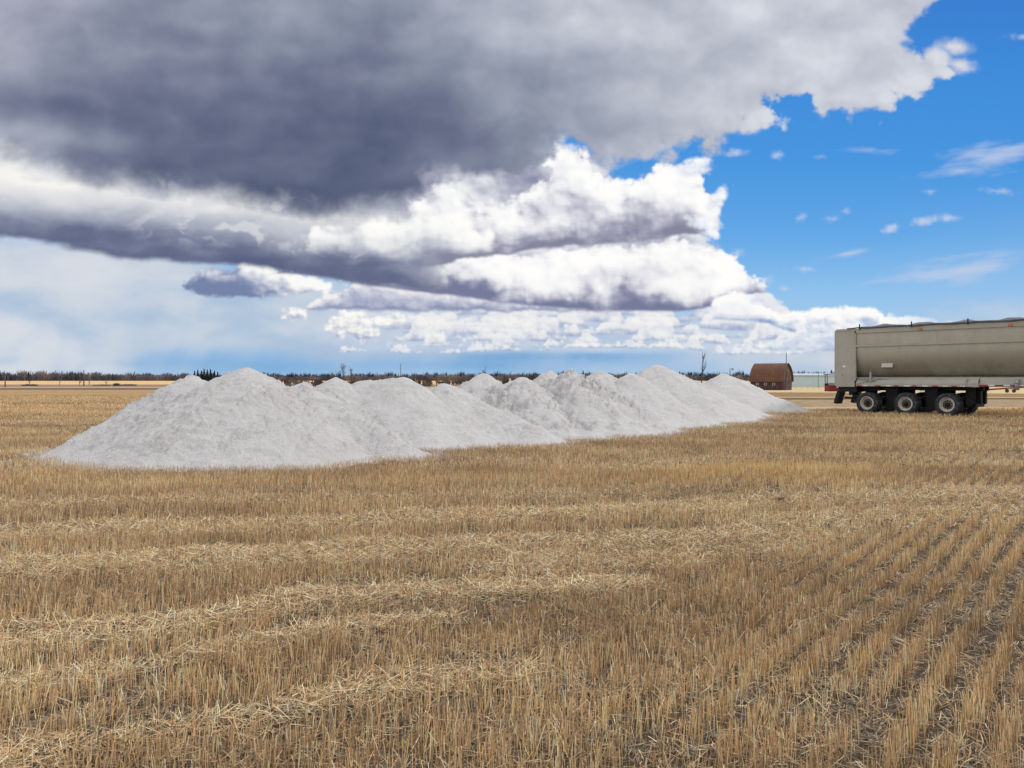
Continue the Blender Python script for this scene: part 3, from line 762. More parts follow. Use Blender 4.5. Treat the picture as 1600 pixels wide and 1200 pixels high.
def ribbons(name, base, ang, lean, leandir, length, width, tint, label, bend=.1, z0=None):
    """two-segment straw blades: base (n,2), blade facing ang, leaning by lean toward leandir"""
    n = len(base); z = terrain(base[:, 0], base[:, 1]) - .01 if z0 is None else z0
    B = np.column_stack([base, z])
    d = np.column_stack([np.cos(leandir) * np.sin(lean), np.sin(leandir) * np.sin(lean), np.cos(lean)])
    side = np.column_stack([np.cos(ang), np.sin(ang), 0 * ang])
    side = side - d * (side * d).sum(1)[:, None]; side /= np.maximum(np.linalg.norm(side, axis=1), 1e-3)[:, None]
    bv = np.column_stack([np.cos(leandir + 1), np.sin(leandir + 1), 0 * ang]) * (bend * length)[:, None]
    w = (width * .5)[:, None] * side
    M = B + d * (length * .55)[:, None] + bv * .4; T = B + d * length[:, None] + bv
    V = np.stack([B - w, B + w, M - w * .95, M + w * .95, T - w * .75, T + w * .75], 1).reshape(-1, 3)
    k = np.arange(n)[:, None] * 6
    Q = np.concatenate([k + [0, 1, 3, 2], k + [2, 3, 5, 4]], 1).reshape(-1, 4)
    me = np_mesh(name, V, Q, [STRAW])
    at = me.attributes.new('tint', 'FLOAT_COLOR', 'POINT')
    C = np.ones((n, 6, 4), np.float32); C[..., :3] = tint[:, None, :]
    at.data.foreach_set('color', C.ravel())
    return me
def build_stubble():
    rs = np.random.RandomState(11)
    zones = [(-1.5, 1.9, 900, 1), (1.9, 4.6, 2500, 1), (4.6, 8, 2100, 1.1), (8, 14, 1400, 1.4), (14, 22, 760, 1.9), (22, 32, 380, 2.8), (32, 44, 190, 3.8), (44, 76, 45, 6.0)]
    parts = []; lit = []
    for y0, y1, dens, wk in zones:
        xm0, xm1 = .72 * y0 + 4.2, .72 * y1 + 4.2
        area = (y1 - y0) * (xm0 + xm1)
        n = int(area * dens * STUB_K)
        y = rs.uniform(y0, y1, n * 2); x = rs.uniform(-xm1, xm1, n * 2)
        k = np.abs(x) < .72 * y + 4.2; x, y = x[k][:n], y[k][:n]
        # gather stalks into drill rows
        s = x * N_DIR[0] + y * N_DIR[1]; t = x * T_DIR[0] + y * T_DIR[1]
        sp = .19; row = np.round(s / sp)
        meander = fbm(t * .35, row * 9.1, 310, 3) * .07
        sig = .024 + .040 * sstep(x, 3.0, -1.5) * 1.0
        s2 = row * sp + rs.randn(len(s)) * sig + meander
        # tufts along the row
        tq = .055; t2 = np.round(t / tq + rs.rand(len(t)) * .5) * tq + rs.randn(len(t)) * .016
        x2 = s2 * N_DIR[0] + t2 * T_DIR[0]; y2 = s2 * N_DIR[1] + t2 * T_DIR[1]
        keep = rs.rand(len(x2)) < np.clip(.92 + fbm(t2 * 2.2, row * 7.7, 320, 3) * 1.7 + fbm(x2 * .7, y2 * .7, 325, 3) * .7, .12, 1)
        x, y = x2[keep], y2[keep]
        h = heaps_height(x, y); keep = (h < .03 + .06 * rs.rand(len(x)))
        dust = sstep(h, -.22, -.02) * rs.rand(len(x))
        # bare worked soil on the far right, wheels of the trailer
        keep &= ~((x > 6) & (y > 41.5 + fbm(x * .3, y * 0, 330, 2) * 2))
        for ya, yb, tl in ((27.2, 28.9, .10), (30.1, 30.9, .10), (52.2, 55.2, .05)):     # wheel tracks across the left
            yy = y - x * tl + fbm(x * .25, y * 0 + ya, 332, 3) * 1.2
            keep &= ~((x < 2) & (yy > ya) & (yy < yb) & (rs.rand(len(x)) < .88))
        x, y, dust = x[keep], y[keep], dust[keep]; n = len(x)
        fl = lane_field(x, y)
        patch = fbm(x * .5, y * .5, 340, 4)
        hi = fbm(x * .22 + 4, y * .22, 350, 3)
        gold = np.exp(-((x - 3.6) / 1.7) ** 2 - ((y - 12.8) / 1.0) ** 2) + .8 * np.exp(-((x - 5.2) / 1.2) ** 2 - ((y - 13.4) / .7) ** 2)
        strip = sstep(fbm(x * .07 + 3, y * .42, 345, 4), .06, .22) * sstep(y, 6, 10)
        fl = np.maximum(fl, strip * .55)
        thin = fl > rs.rand(n) * 1.2
        keep = ~(thin & (rs.rand(n) < .55))
        x, y, fl, patch, hi, gold, thin, dust = [q[keep] for q in (x, y, fl, patch, hi, gold, thin, dust)]; n = len(x)
        L = rs.normal(.108, .022, n) * (1 + hi * .35 + gold * .30)
        L = np.where(thin, L * rs.uniform(.35, .9, n), L); L = np.clip(L, .04, .26)
        lean = np.abs(rs.normal(0, .13, n)) + (rs.rand(n) < .08) * rs.uniform(.2, .9, n)
        lean = np.where(thin, rs.uniform(.3, 1.45, n), lean)
        ld = rs.uniform(0, 2 * np.pi, n); ld = np.where(rs.rand(n) < .35, .9 + rs.randn(n) * .5, ld)
        ci = rs.choice(len(PAL), n, p=[.24, .20, .14, .14, .16, .06, .06])
        tint = PAL[ci] * rs.uniform(.6, 1.25, (n, 1)) * (1 + (patch * .55 + fbm(x * .12, y * .6, 347, 4) * .45)[:, None])
        tint = tint * (1 + gold[:, None] * np.array([.22, .14, -.02]))
        tint = np.where(thin[:, None], tint * .6 + PAL[5] * .4 * rs.uniform(.75, 1.05, (n, 1)), tint)
        tint = tint * (1 - dust[:, None] * .75) + np.array(lin(196, 192, 188)[:3]) * dust[:, None] * .75
        wd = rs.uniform(.0024, .0042, n) * wk
        parts.append((np.column_stack([x, y]), rs.uniform(0, np.pi, n), lean, ld, L, wd, np.clip(tint, 0, .8)))
        # loose straw lying about, more of it in the lanes
        m = int(area * dens * 1.25 * STUB_K)
        y = rs.uniform(y0, y1, m * 2); x = rs.uniform(-xm1, xm1, m * 2)
        k = np.abs(x) < .72 * y + 4.2; x, y = x[k], y[k]
        fl = lane_field(x, y); cl = fbm(x * 2.2, y * 2.2, 360, 4)
        rowd = np.abs((x * N_DIR[0] + y * N_DIR[1]) / .19 % 1 - .5) * 2
        k = (rs.rand(len(x)) < np.clip(.34 + fl * .6 + cl * .9, .03, 1)) & (heaps_height(x, y) < .03) & ~((x > 6) & (y > 41.5))
        x, y, fl = x[k], y[k], fl[k]; m = len(x)
        L = rs.uniform(.02, .11, m) * np.where(fl > .3, 1.15, .9); lean = rs.uniform(1.15, 1.62, m); lean = np.where(rs.rand(m) < .06, rs.uniform(.5, 1.1, m), lean)
        z = terrain(x, y) + rs.uniform(.002, .03, m) + fl * rs.rand(m) * .05
        ci = rs.choice(len(PAL), m, p=[.12, .12, .24, .14, .08, .18, .12])
        tint = PAL[ci] * rs.uniform(.75, 1.1, (m, 1)) * np.where(fl > .3, 1.06, .80)[:, None]
        grey = rs.rand(m) < .35 * (1 - fl)
        tint = np.where(grey[:, None], np.array(lin(132, 124, 112)[:3]) * rs.uniform(.6, 1.1, (m, 1)), tint)
        lit.append((np.column_stack([x, y]), rs.uniform(0, np.pi, m), lean, rs.uniform(0, 2 * np.pi, m), L, rs.uniform(.0020, .0040, m) * wk, np.clip(tint, 0, .8), z))
    cat = lambda ps, i: np.concatenate([p[i] for p in ps])
    me = ribbons('stubble', *[cat(parts, i) for i in range(7)], '', .05)
    tag(link('stubble', me), 'cut golden wheat stubble standing in drill rows over the field', 'stubble', kind='stuff')
    me = ribbons('loose_straw', *[cat(lit, i) for i in range(7)], '', .18, cat(lit, 7))
    tag(link('loose_straw', me), 'loose broken straw lying between and across the stubble rows', 'straw', kind='stuff')
    # dark clods of soil poking through here and there
    m, nt, b = new_mat('dark_soil'); g = nt.nodes.new('ShaderNodeNewGeometry')
    c = ramp(nt, noise(nt, E(nt, g.outputs['Position']), 30, 5, .6), [(.3, lin(40, 33, 28)), (.7, lin(84, 70, 58))])
    nt.links.new(c.v, b.inputs['Base Color']); b.inputs['Roughness'].default_value = 1
    ico = bmesh.new(); bmesh.ops.create_icosphere(ico, subdivisions=2, radius=1)
    iv = np.array([v.co[:] for v in ico.verts]); iq = np.array([[v.index for v in f.verts] for f in ico.faces]); ico.free()
    V, Q = [], []; n = 0
    spots = [(1212, 786, .13), (1205, 790, .08), (655, 925, .10), (640, 934, .07), (680, 918, .06), (1195, 812, .05), (1315, 795, .06), (1537, 800, .05), (1548, 793, .05), (885, 885, .05), (1117, 892, .06), (575, 967, .05), (1555, 828, .06)]
    for px, py, sz in spots:
        X0, Y0 = g2(px, py)
        for _ in range(7):
            s_ = sz * rs.uniform(.2, .6); v = iv * [s_, s_, s_ * .7] * (1 + .35 * rs.randn(len(iv), 1) * .4)
            V.append(v + [X0 + rs.randn() * sz * .7, Y0 + rs.randn() * sz * .7, s_ * .3]); Q.append(iq + n * len(iv)); n += 1
    for _ in range(260):
        Y0 = rs.uniform(2.5, 20) ; X0 = rs.uniform(-.7, .72) * Y0; s_ = rs.uniform(.005, .015)
        if float(heaps_height(np.array([X0]), np.array([Y0]))[0]) > -.1: continue
        v = iv * [s_, s_, s_ * .7] * (1 + .15 * rs.randn(len(iv), 1)); V.append(v + [X0, Y0, s_ * .3 + float(terrain(np.array([X0]), np.array([Y0]))[0])]); Q.append(iq + n * len(iv)); n += 1
    tag(link('soil_clods', np_mesh('soil_clods', np.vstack(V), np.vstack(Q), [m])), 'dark crumbs and clods of soil showing through the stubble', 'soil', kind='stuff')
build_stubble()
# ------------------------------------------------------------------ materials shared by built things
def simple_mat(name, col, rough=.6, metal=0.0, var=.12, scale=4.0, spec=.4, bump=0.0, dirt=None, dirt_k=.4, dirt_scale=1.5):
    m, nt, b = new_mat(name)
    g = nt.nodes.new('ShaderNodeTexCoord'); P = E(nt, g.outputs['Object'])
    n = noise(nt, P, scale, 6, .62)
    c0 = tuple(v * (1 - var) for v in col[:3]) + (1,); c1 = tuple(min(1, v * (1 + var)) for v in col[:3]) + (1,)
    c = ramp(nt, n, [(.32, c0), (.68, c1)])
    if dirt:
        d = noise(nt, P, dirt_scale, 6, .65).ss(.46, .66)
        c = mix(nt, d * dirt_k, c, dirt)
    nt.links.new(c.v, b.inputs['Base Color']); b.inputs['Roughness'].default_value = rough
    b.inputs['Metallic'].default_value = metal; b.inputs['Specular IOR Level'].default_value = spec
    nt.links.new((n * .25 + (rough - .12)).v, b.inputs['Roughness'])
    if bump:
        bp = nt.nodes.new('ShaderNodeBump'); bp.inputs['Strength'].default_value = bump; bp.inputs['Distance'].default_value = .02
        nt.links.new(n.v, bp.inputs['Height']); nt.links.new(bp.outputs[0], b.inputs['Normal'])
    return m
def tub_material():
    m, nt, b = new_mat('tub_paint')
    g = nt.nodes.new('ShaderNodeTexCoord'); P = E(nt, g.outputs['Object']); X, Y, Z = split(nt, P)
    n = noise(nt, vec(nt, X * 1.0, Y, Z * .5), 1.3, 6, .6)
    streak = noise(nt, vec(nt, X * 5.0, Y * .3, Z * .35), 1.6, 5, .6)
    fine = noise(nt, P, 22, 4, .6)
    c = ramp(nt, n * .6 + fine * .4, [(.3, lin(148, 143, 130)), (.7, lin(176, 170, 154))])
    # splashed road dust, thicker near the bottom and over the wheels
    low = Z.ss(3.3, 1.7)
    c = mix(nt, (low * n.ss(.36, .62) * .5), c, lin(92, 80, 66))
    c = mix(nt, streak.ss(.56, .72) * .28, c, lin(122, 112, 96))
    scuff = noise(nt, vec(nt, X * .9, 3.0, Z * 2.0), 2.4, 5, .7).ss(.66, .74)
    c = mix(nt, scuff * .25, c, lin(196, 190, 178))
    nt.links.new(c.v, b.inputs['Base Color']); b.inputs['Roughness'].default_value = .36; b.inputs['Metallic'].default_value = .3; b.inputs['Specular IOR Level'].default_value = .5
    return m
M_PAINT = simple_mat('trailer_paint', lin(158, 154, 142), .5, 0, .07, 3.0, .45, dirt=lin(128, 118, 102), dirt_k=.4)
M_TUB = tub_material()
M_BLACK = simple_mat('chassis_black', lin(13, 13, 15), .6, 0, .3, 5, .3)
M_TYRE = simple_mat('tyre_rubber', lin(42, 44, 49), .85, 0, .25, 9, .25, dirt=lin(96, 100, 108), dirt_k=.45, dirt_scale=6)
M_RIM = simple_mat('rim_steel', lin(204, 198, 184), .5, .35, .12, 8, .5)
M_HUB = simple_mat('hub_dark', lin(20, 20, 21), .55, .2, .3, 9)
M_DISC = simple_mat('disc_steel', lin(112, 106, 96), .6, .2, .3, 9)
M_TARP = simple_mat('tarp_fabric', lin(92, 94, 104), .8, 0, .15, 3, .3, bump=.3)
M_RED = simple_mat('tape_red', lin(150, 26, 34), .4, 0, .12, 8)
M_WHITE = simple_mat('tape_white', lin(222, 218, 212), .4, 0, .06, 8, dirt=lin(150, 140, 126), dirt_k=.5)
M_AMBER = simple_mat('amber_lens', lin(176, 92, 44), .25, 0, .1, 8, .6)
M_STEEL = simple_mat('grey_steel', lin(150, 150, 150), .5, .3, .12, 6)
M_DECAL = simple_mat('faded_decal', lin(178, 172, 160), .6, 0, .08, 20)

def wheel(parent, x, y, outward, name='wheel'):
    """one tyre with its steel disc; outward = -1 faces the camera side"""
    R0, wd = .515, .27
    w = MB()
    prof = [(.30, -.115), (.315, -.128), (.36, -.138), (.43, -.138), (.475, -.128), (.500, -.112), (.513, -.085), (.515, -.03), (.509, -.026), (.509, -.018), (.515, -.014), (.516, .0),
            (.515, .014), (.509, .018), (.509, .026), (.515, .03), (.513, .085), (.500, .112), (.475, .128), (.43, .138), (.36, .138), (.315, .128), (.30, .115)]
    w.lathe(prof, 48, mi=0, closed=True)
    for k in range(44):                                   # shoulder lugs
        a = 2 * math.pi * k / 44
        for s_ in (-1, 1):
            rot = Matrix.Rotation(-a, 3, 'Y'); c = rot @ Vector((.507, s_ * .095, 0))
            w.box(c.x - .012, c.x + .012, c.y - .024, c.y + .024, c.z - .013, c.z + .013, 0, rot=rot)
    o = w.build(name, M_TYRE, parent, (x, y, R0 - .012))
    rm = MB(); s = outward
    # rim barrel and flange, dished disc with hand holes
    rm.lathe([(.302, s * .128), (.316, s * .134), (.316, s * .118), (.292, s * .108), (.284, s * .06), (.276, -s * .02), (.262, -s * .03)], 40, mi=0)
    disc = [(.276, -s * .02), (.262, s * .000), (.215, s * .012)]
    rm.lathe(disc, 40)
    nh = 10
    vs, fs = [], []
    for k in range(nh):                                   # spokes between the holes
        a0 = 2 * math.pi * (k - .27) / nh; a1 = 2 * math.pi * (k + .27) / nh
        b = len(vs)
        for a in (a0, a1):
            vs += [(.216 * math.cos(a), s * .012, .216 * math.sin(a)), (.140 * math.cos(a), s * .035, .140 * math.sin(a))]
        fs.append((b, b + 2, b + 3, b + 1))
    rm.lathe([(.30, -s * .128), (.284, -s * .10), (.276, -s * .02)], 40)
    rm.build('rim', M_RIM, o)
    hb = MB()
    hb.add(vs, fs, 1); hb.lathe([(.142, s * .035), (.128, s * .037), (.09, s * .037)], 40, mi=1)
    hb.lathe([(.235, s * -.06), (.001, s * -.06)], 32)
    hb.lathe([(.105, s * .03), (.105, s * .075), (.085, s * .085), (.08, s * .15), (.06, s * .165), (.001, s * .168)], 24)
    for k in range(10):
        a = 2 * math.pi * (k + .5) / 10
        hb.tube([(.125 * math.cos(a), s * .035, .125 * math.sin(a)), (.125 * math.cos(a), s * .068, .125 * math.sin(a))], .015, 6)
    hb.build('hub', [M_HUB, M_DISC], o)
    return o

def build_trailer():
    ux, uy = .669, -.743
    root = bpy.data.objects.new('dump_trailer', None); scene.collection.objects.link(root)
    root.location = (15.92, 37.69, 0); root.rotation_euler = (0, 0, math.atan2(uy, ux))
    tag(root, 'long beige grain dump trailer with rounded tub and rolled grey tarp, parked on the stubble', 'trailer')
    LEN, WD, ZB, ZT = 13.2, 2.58, 1.27, 4.07
    # ---- rear corner post / tailgate frame
    b = MB()
    b.box(0, .88, 0, .05, ZB, ZT)                          # broad flat side panel of the tail
    b.box(.82, .88, .05, .30, ZB, ZT - .02)
    b.box(.87, .95, -.012, .06, ZB + .3, ZT - .22)         # weld lip
    b.build('rear_post', M_PAINT, root)
    b = MB(); b.box(0, .88, WD - .05, WD, ZB, ZT); b.box(.82, .88, WD - .30, WD - .05, ZB, ZT - .02); b.build('rear_post', M_PAINT, root)
    g = MB()
    g.box(-.06, -.003, .04, WD - .04, ZB + .04, ZT - .03)
    for z in (1.6, 2.2, 2.8, 3.4, 3.85): g.box(-.12, -.062, .06, WD - .06, z - .05, z + .05)
    for y in (.1, WD / 2, WD - .1): g.box(-.118, -.064, y - .05, y + .05, ZB + .06, ZT - .05)
    g.build('tailgate', M_PAINT, root)
    # ---- tub: profile swept along the length, both sides
    prof = [(.055, 3.84), (.055, 3.265), (.065, 3.19)]
    for k in range(0, 17):
        a = k / 16 * math.pi / 2
        prof.append((.065 + .80 * (1 - math.cos(a)) ** 1.0, 3.13 - 1.39 * math.sin(a)))
    x0, x1 = .882, LEN - .3
    t = MB(); nx = 48
    full = prof + [(WD - y, z) for y, z in prof[::-1]]
    vs = [(x0 + (x1 - x0) * i / nx, y + .004 * math.sin(i * 1.7 + z * 3), z) for i in range(nx + 1) for y, z in full]
    m = len(full)
    fs = [(i * m + j, i * m + j + 1, (i + 1) * m + j + 1, (i + 1) * m + j) for i in range(nx) for j in range(m - 1)]
    t.add(vs, fs, 0, True)
    # inner skin so the body has thickness
    vs2 = [(x, y + (.04 if y < WD / 2 else -.04), z + (.0 if z > 2.5 else .03)) for x, y, z in vs]
    t.add(vs2, [f[::-1] for f in fs], 0, True)
    t.build('tub', M_TUB, root)
    f = MB()
    f.box(LEN - .30, LEN, .03, WD - .03, 1.6, ZT - .02); 
    for y in (.5, 1.27, 2.05): f.box(LEN + .002, LEN + .08, y - .06, y + .06, 1.6, ZT - .1)
    f.tube([(LEN + .22, 1.27, 1.7), (LEN + .22, 1.27, 3.9)], .14, 16)
    f.build('front_wall', M_PAINT, root)
    # ---- rails
    r = MB()
    for yy0, yy1 in ((-.02, .10), (WD - .10, WD + .02)):
        r.box(.95, LEN, yy0, yy1, 3.84, ZT)
    r.box(.0, .948, -.02, .07, ZT - .10, ZT + .004); 
    r.build('top_rail', M_PAINT, root)
    r = MB()
    for yy0, yy1 in ((-.012, .052), (WD - .052, WD + .012)):
        r.box(.953, LEN - .31, yy0, yy1, 3.19, 3.275)
    r.build('side_rail', M_PAINT, root)
    for x in (4.52, 8.9):                                  # vertical joint of the upper panel
        sm = MB(); sm.box(x, x + .03, .040, .053, 3.28, 3.83); sm.build('panel_joint', M_PAINT, root)
    # ---- lower skirt: sloping shelf over the wheels with a lip
    k = MB()
    sk = [(.80, 1.76), (.30, 1.72), (.10, 1.60), (.03, 1.44), (.02, 1.30), (.06, 1.30)]
    def shelf(xa, xb, pr, mir=False):
        n = len(pr); vs = [(x, (WD - y) if mir else y, z) for x in (xa, xb) for y, z in pr]
        k.add(vs, [(i, i + 1, n + i + 1, n + i) for i in range(n - 1)])
    for mir in (False, True): shelf(.95, 6.20, sk, mir)
    k.box(5.98, 6.21, .0, .30, 1.29, 1.47); k.box(5.72, 5.77, .005, .22, 1.30, 1.66)
    sk2 = [(.80, 1.76), (.22, 1.70), (.16, 1.42), (.16, 1.40)]
    for mir in (False, True): shelf(6.21, LEN - .31, sk2, mir)
    k.build('skirt', M_PAINT, root)
    lo = MB()
    lo.box(6.215, LEN - .4, .10, .16, 1.335, 1.40); lo.box(6.215, LEN - .4, WD - .16, WD - .10, 1.335, 1.40)
    lo.box(.8, LEN - .4, .85, .97, 1.30, 1.62); lo.box(.8, LEN - .4, WD - .97, WD - .85, 1.30, 1.62)
    lo.build('frame_rail', M_PAINT, root)
    # ---- tape
    i = 0; x = 6.24
    while x < LEN - .6:
        w_ = .33 if i % 2 == 0 else .24
        tp = MB(); tp.box(x, x + w_ - .004, .093, .098, 1.342, 1.392); tp.build('reflective_tape', (M_RED, M_WHITE)[i % 2], root); x += w_; i += 1
    for x, w_, c in ((1.0, .20, 0), (1.3, .20, 1), (1.85, .25, 0), (2.35, .22, 1), (2.7, .2, 0), (3.15, .28, 1), (3.5, .2, 0), (3.95, .22, 1), (4.35, .25, 0), (4.8, .2, 1), (5.15, .22, 0), (5.5, .2, 1)):
        tp = MB(); tp.box(x, x + w_, .012, .018, 1.305, 1.35); tp.build('reflective_tape', (M_RED, M_WHITE)[c], root)
    # ---- grey lamp post / landing gear head at the right
    l = MB(); l.tube([(7.65, .02, 1.18), (7.65, .02, 1.60)], [.085, .075], 14); l.tube([(7.65, .02, 1.45), (7.65, .02, 1.50)], .105, 14); l.box(7.57, 7.73, .0, .14, 1.56, 1.64)
    l.build('support_leg', M_STEEL, root)
    for yy in (.35, WD - .35):
        l = MB(); l.tube([(10.3, yy, .05), (10.3, yy, 1.45)], .07, 10); l.box(10.15, 10.45, yy - .15, yy + .15, .0, .05); l.build('landing_gear', M_BLACK, root)
    # ---- chassis: hangers, springs, mudguards, axles
    c = MB()
    axles = (1.465, 3.215, 4.965)
    for yy in (.98, WD - .98):
        c.box(.25, 6.15, yy - .08, yy + .08, 1.12, 1.30)
        for xa in axles:
            c.box(xa + .52, xa + 1.10, yy - .10, yy + .10, .55, 1.13)     # hanger
            c.tube([(xa + .6, yy, .78), (xa + .1, yy, .60), (xa - .45, yy, .66)], .06, 8)
            c.tube([(xa - .30, yy, .66), (xa - .30, yy, 1.14)], [.13, .15], 14)    # air bag
    for xa in axles:
        c.tube([(xa, .34, .503), (xa, WD - .34, .503)], .075, 12)
        c.tube([(xa, .62, .503), (xa, .80, .503)], .21, 20); c.tube([(xa, WD - .80, .503), (xa, WD - .62, .503)], .21, 20)
    # dark mud plates hanging between the wheels
    for xa, xb, za in ((.62, 1.85, 1.08), (2.02, 2.66, .20), (3.78, 4.40, .20), (5.56, 5.95, .50)):
        for yy in (.62, WD - .68):
            n_ = 10; vs = []                               # curved splash plate following the tyre behind it
            for k_ in range(n_ + 1):
                t_ = k_ / n_; z_ = 1.29 + (za - 1.29) * t_; bow = .14 * math.sin(math.pi * t_)
                vs += [(xa + bow, yy, z_), (xb - bow * .3, yy, z_), (xb - bow * .3, yy + .06, z_), (xa + bow, yy + .06, z_)]
            c.add(vs, [(4 * k_ + j, 4 * k_ + (j + 1) % 4, 4 * k_ + 4 + (j + 1) % 4, 4 * k_ + 4 + j) for k_ in range(n_) for j in range(4)] + [(3, 2, 1, 0), (4 * n_, 4 * n_ + 1, 4 * n_ + 2, 4 * n_ + 3)])
    for xa, xb in ((2.0, 2.7), (3.75, 4.45), (5.4, 5.9)):
        c.box(xa + .1, xb, .70, WD - .70, .40, 1.28)
    c.box(.05, .95, .10, WD - .10, 1.02, 1.285)
    c.box(.55, .75, .15, .75, .86, 1.02); c.tube([(5.75, .45, .62), (5.75, 1.1, .62)], .17, 16)
    c.tube([(.30, .25, .74), (.85, .30, .72)], .05, 8)
    c.build('chassis', M_BLACK, root)
    for yy in (.06, WD - .66):
        mf = MB()
        rot = Matrix.Rotation(R(17), 3, 'Y')
        mf.box(.0, .16, yy, yy + .60, .42, 1.04, 0, rot=rot, c=(.08, yy + .3, 1.03)); mf.build('mud_flap', M_BLACK, root)
    for xa in axles:
        for y, s_ in ((.155, -1), (.475, 1), (WD - .475, -1), (WD - .155, 1)):
            wheel(root, xa, y, s_)
    # ---- lamps, stickers, braces
    for xx, zz in ((3.87, 3.885), (7.42, 3.885), (10.9, 3.885)):
        a = MB(); a.tube([(xx, -.021, zz), (xx, -.06, zz)], [.06, .05], 14); a.box(xx - .085, xx + .085, -.03, -.0205, zz - .035, zz + .065)
        o = a.build('marker_lamp', M_AMBER, root)
    a = MB(); a.box(.31, .44, -.008, -.001, 2.22, 2.30); a.build('rear_reflector', M_WHITE, root)
    a = MB(); a.tube([(.30, -.001, 1.85), (.30, -.02, 1.85)], .02, 8); a.build('latch_pin', M_HUB, root)
    a = MB(); n_ = 8                                       # faded rectangle on the curved tub
    a.box(2.10, 2.60, .125, .20, 2.18, 2.38, 0, rot=Matrix.Rotation(R(-17), 3, 'X')); a.build('decal_plate', M_DECAL, root)
    br = MB()
    for p, q in (((.97, .01, 1.40), (2.1, .06, 1.68)), ((.97, .01, 1.72), (1.9, .05, 1.50)), ((1.05, .0, 1.70), (2.9, .20, 1.62))): br.tube([p, q], .018, 6)
    br.box(1.60, 1.68, .0, .05, 1.50, 1.98)
    br.build('lower_brace', M_STEEL, root)
    # ---- tarp lying over bows, rolled on the camera side
    tb = MB(); nx, ny = 110, 14
    bows = [2.0, 3.7, 5.5, 7.3, 9.0, 10.8, 12.2]
    vs = []
    for i in range(nx + 1):
        x = .95 + (LEN - 1.0) * i / nx
        bump = max(math.exp(-((x - bx) / .42) ** 2) for bx in bows)
        for j in range(ny + 1):
            v = j / ny; y = -.03 + (WD + .06) * v
            arch = math.sin(math.pi * v) ** .6
            vs.append((x, y, ZT + .035 + arch * (.05 + .15 * bump + .015 * math.sin(x * 5.1 + j)) ))
    m = ny + 1
    fs = [(i * m + j, (i + 1) * m + j, (i + 1) * m + j + 1, i * m + j + 1) for i in range(nx) for j in range(ny)]
    tb.add(vs, fs, 0, True)
    tb.add([(x, y, z - .02) for x, y, z in vs], [f_[::-1] for f_ in fs], 0, True)
    pts = [(.55 + i * .25, -.05 + .012 * math.sin(i * 1.3), ZT + .03 + .012 * math.sin(i * .9) + (.0 if i > 1 else -.02)) for i in range(int((LEN - .6) / .25))]
    tb.tube(pts, [.028 if i < 3 else .045 + .006 * math.sin(i * 2.1) for i in range(len(pts))], 10)
    tb.build('rolled_tarp', M_TARP, root)
    for x in (1.16, 3.51, 5.83, 8.2, 10.6):
        tc_ = MB(); tc_.box(x - .02, x + .02, -.10, -.055, ZT - .06, ZT + .20); tc_.build('tarp_stop', M_BLACK, root)
build_trailer()
# ------------------------------------------------------------------ farmyard and woods in the distance
def gz(x, y): return float(terrain(np.array([float(x)]), np.array([float(y)]))[0])
def board_mat(name, c0, c1, sx=3.0, dirt=None):
    m, nt, b = new_mat(name); g = nt.nodes.new('ShaderNodeTexCoord'); X, Y, Z = split(nt, E(nt, g.outputs['Object']))
    n = noise(nt, vec(nt, X * sx, Y * sx, Z * .35), 1.6, 5, .65); n2 = noise(nt, E(nt, g.outputs['Object']), .7, 5, .6)
    c = ramp(nt, n * .6 + n2 * .4, [(.33, c0), (.66, c1)])
    if dirt: c = mix(nt, noise(nt, E(nt, g.outputs['Object']), .55, 6, .65).ss(.5, .66) * .7, c, dirt)
    nt.links.new(c.v, b.inputs['Base Color']); b.inputs['Roughness'].default_value = .85
    return m
M_BARNROOF = board_mat('rusty_roof', lin(80, 48, 40), lin(108, 72, 54), 2.6, lin(108, 80, 42))
M_BARNWALL = board_mat('barn_boards', lin(52, 32, 36), lin(88, 58, 58))
M_BARNGABLE = board_mat('gable_boards', lin(62, 36, 38), lin(112, 82, 60))
M_GLASSD = simple_mat('dark_glass', lin(30, 30, 38), .2, 0, .2, 3)
M_FRAMEW = simple_mat('white_trim', lin(196, 190, 186), .7, 0, .08, 3)
M_SHED = board_mat('pale_cladding', lin(176, 194, 202), lin(192, 206, 212), 1.5)
M_SHEDROOF = simple_mat('pale_roof', lin(176, 190, 204), .6, 0, .06, 1)
M_REDBIN = board_mat('red_cladding', lin(96, 22, 30), lin(126, 34, 40))
M_POLE = simple_mat('weathered_pole', lin(84, 76, 72), .9, 0, .2, 2)
M_BARK = simple_mat('bare_bark', lin(74, 68, 68), .95, 0, .25, 3)
M_TWIG = simple_mat('bare_twigs', lin(108, 96, 90), .95, 0, .25, 1)
M_NEEDLE = simple_mat('spruce_needles', lin(34, 46, 42), .95, 0, .35, 1.5)

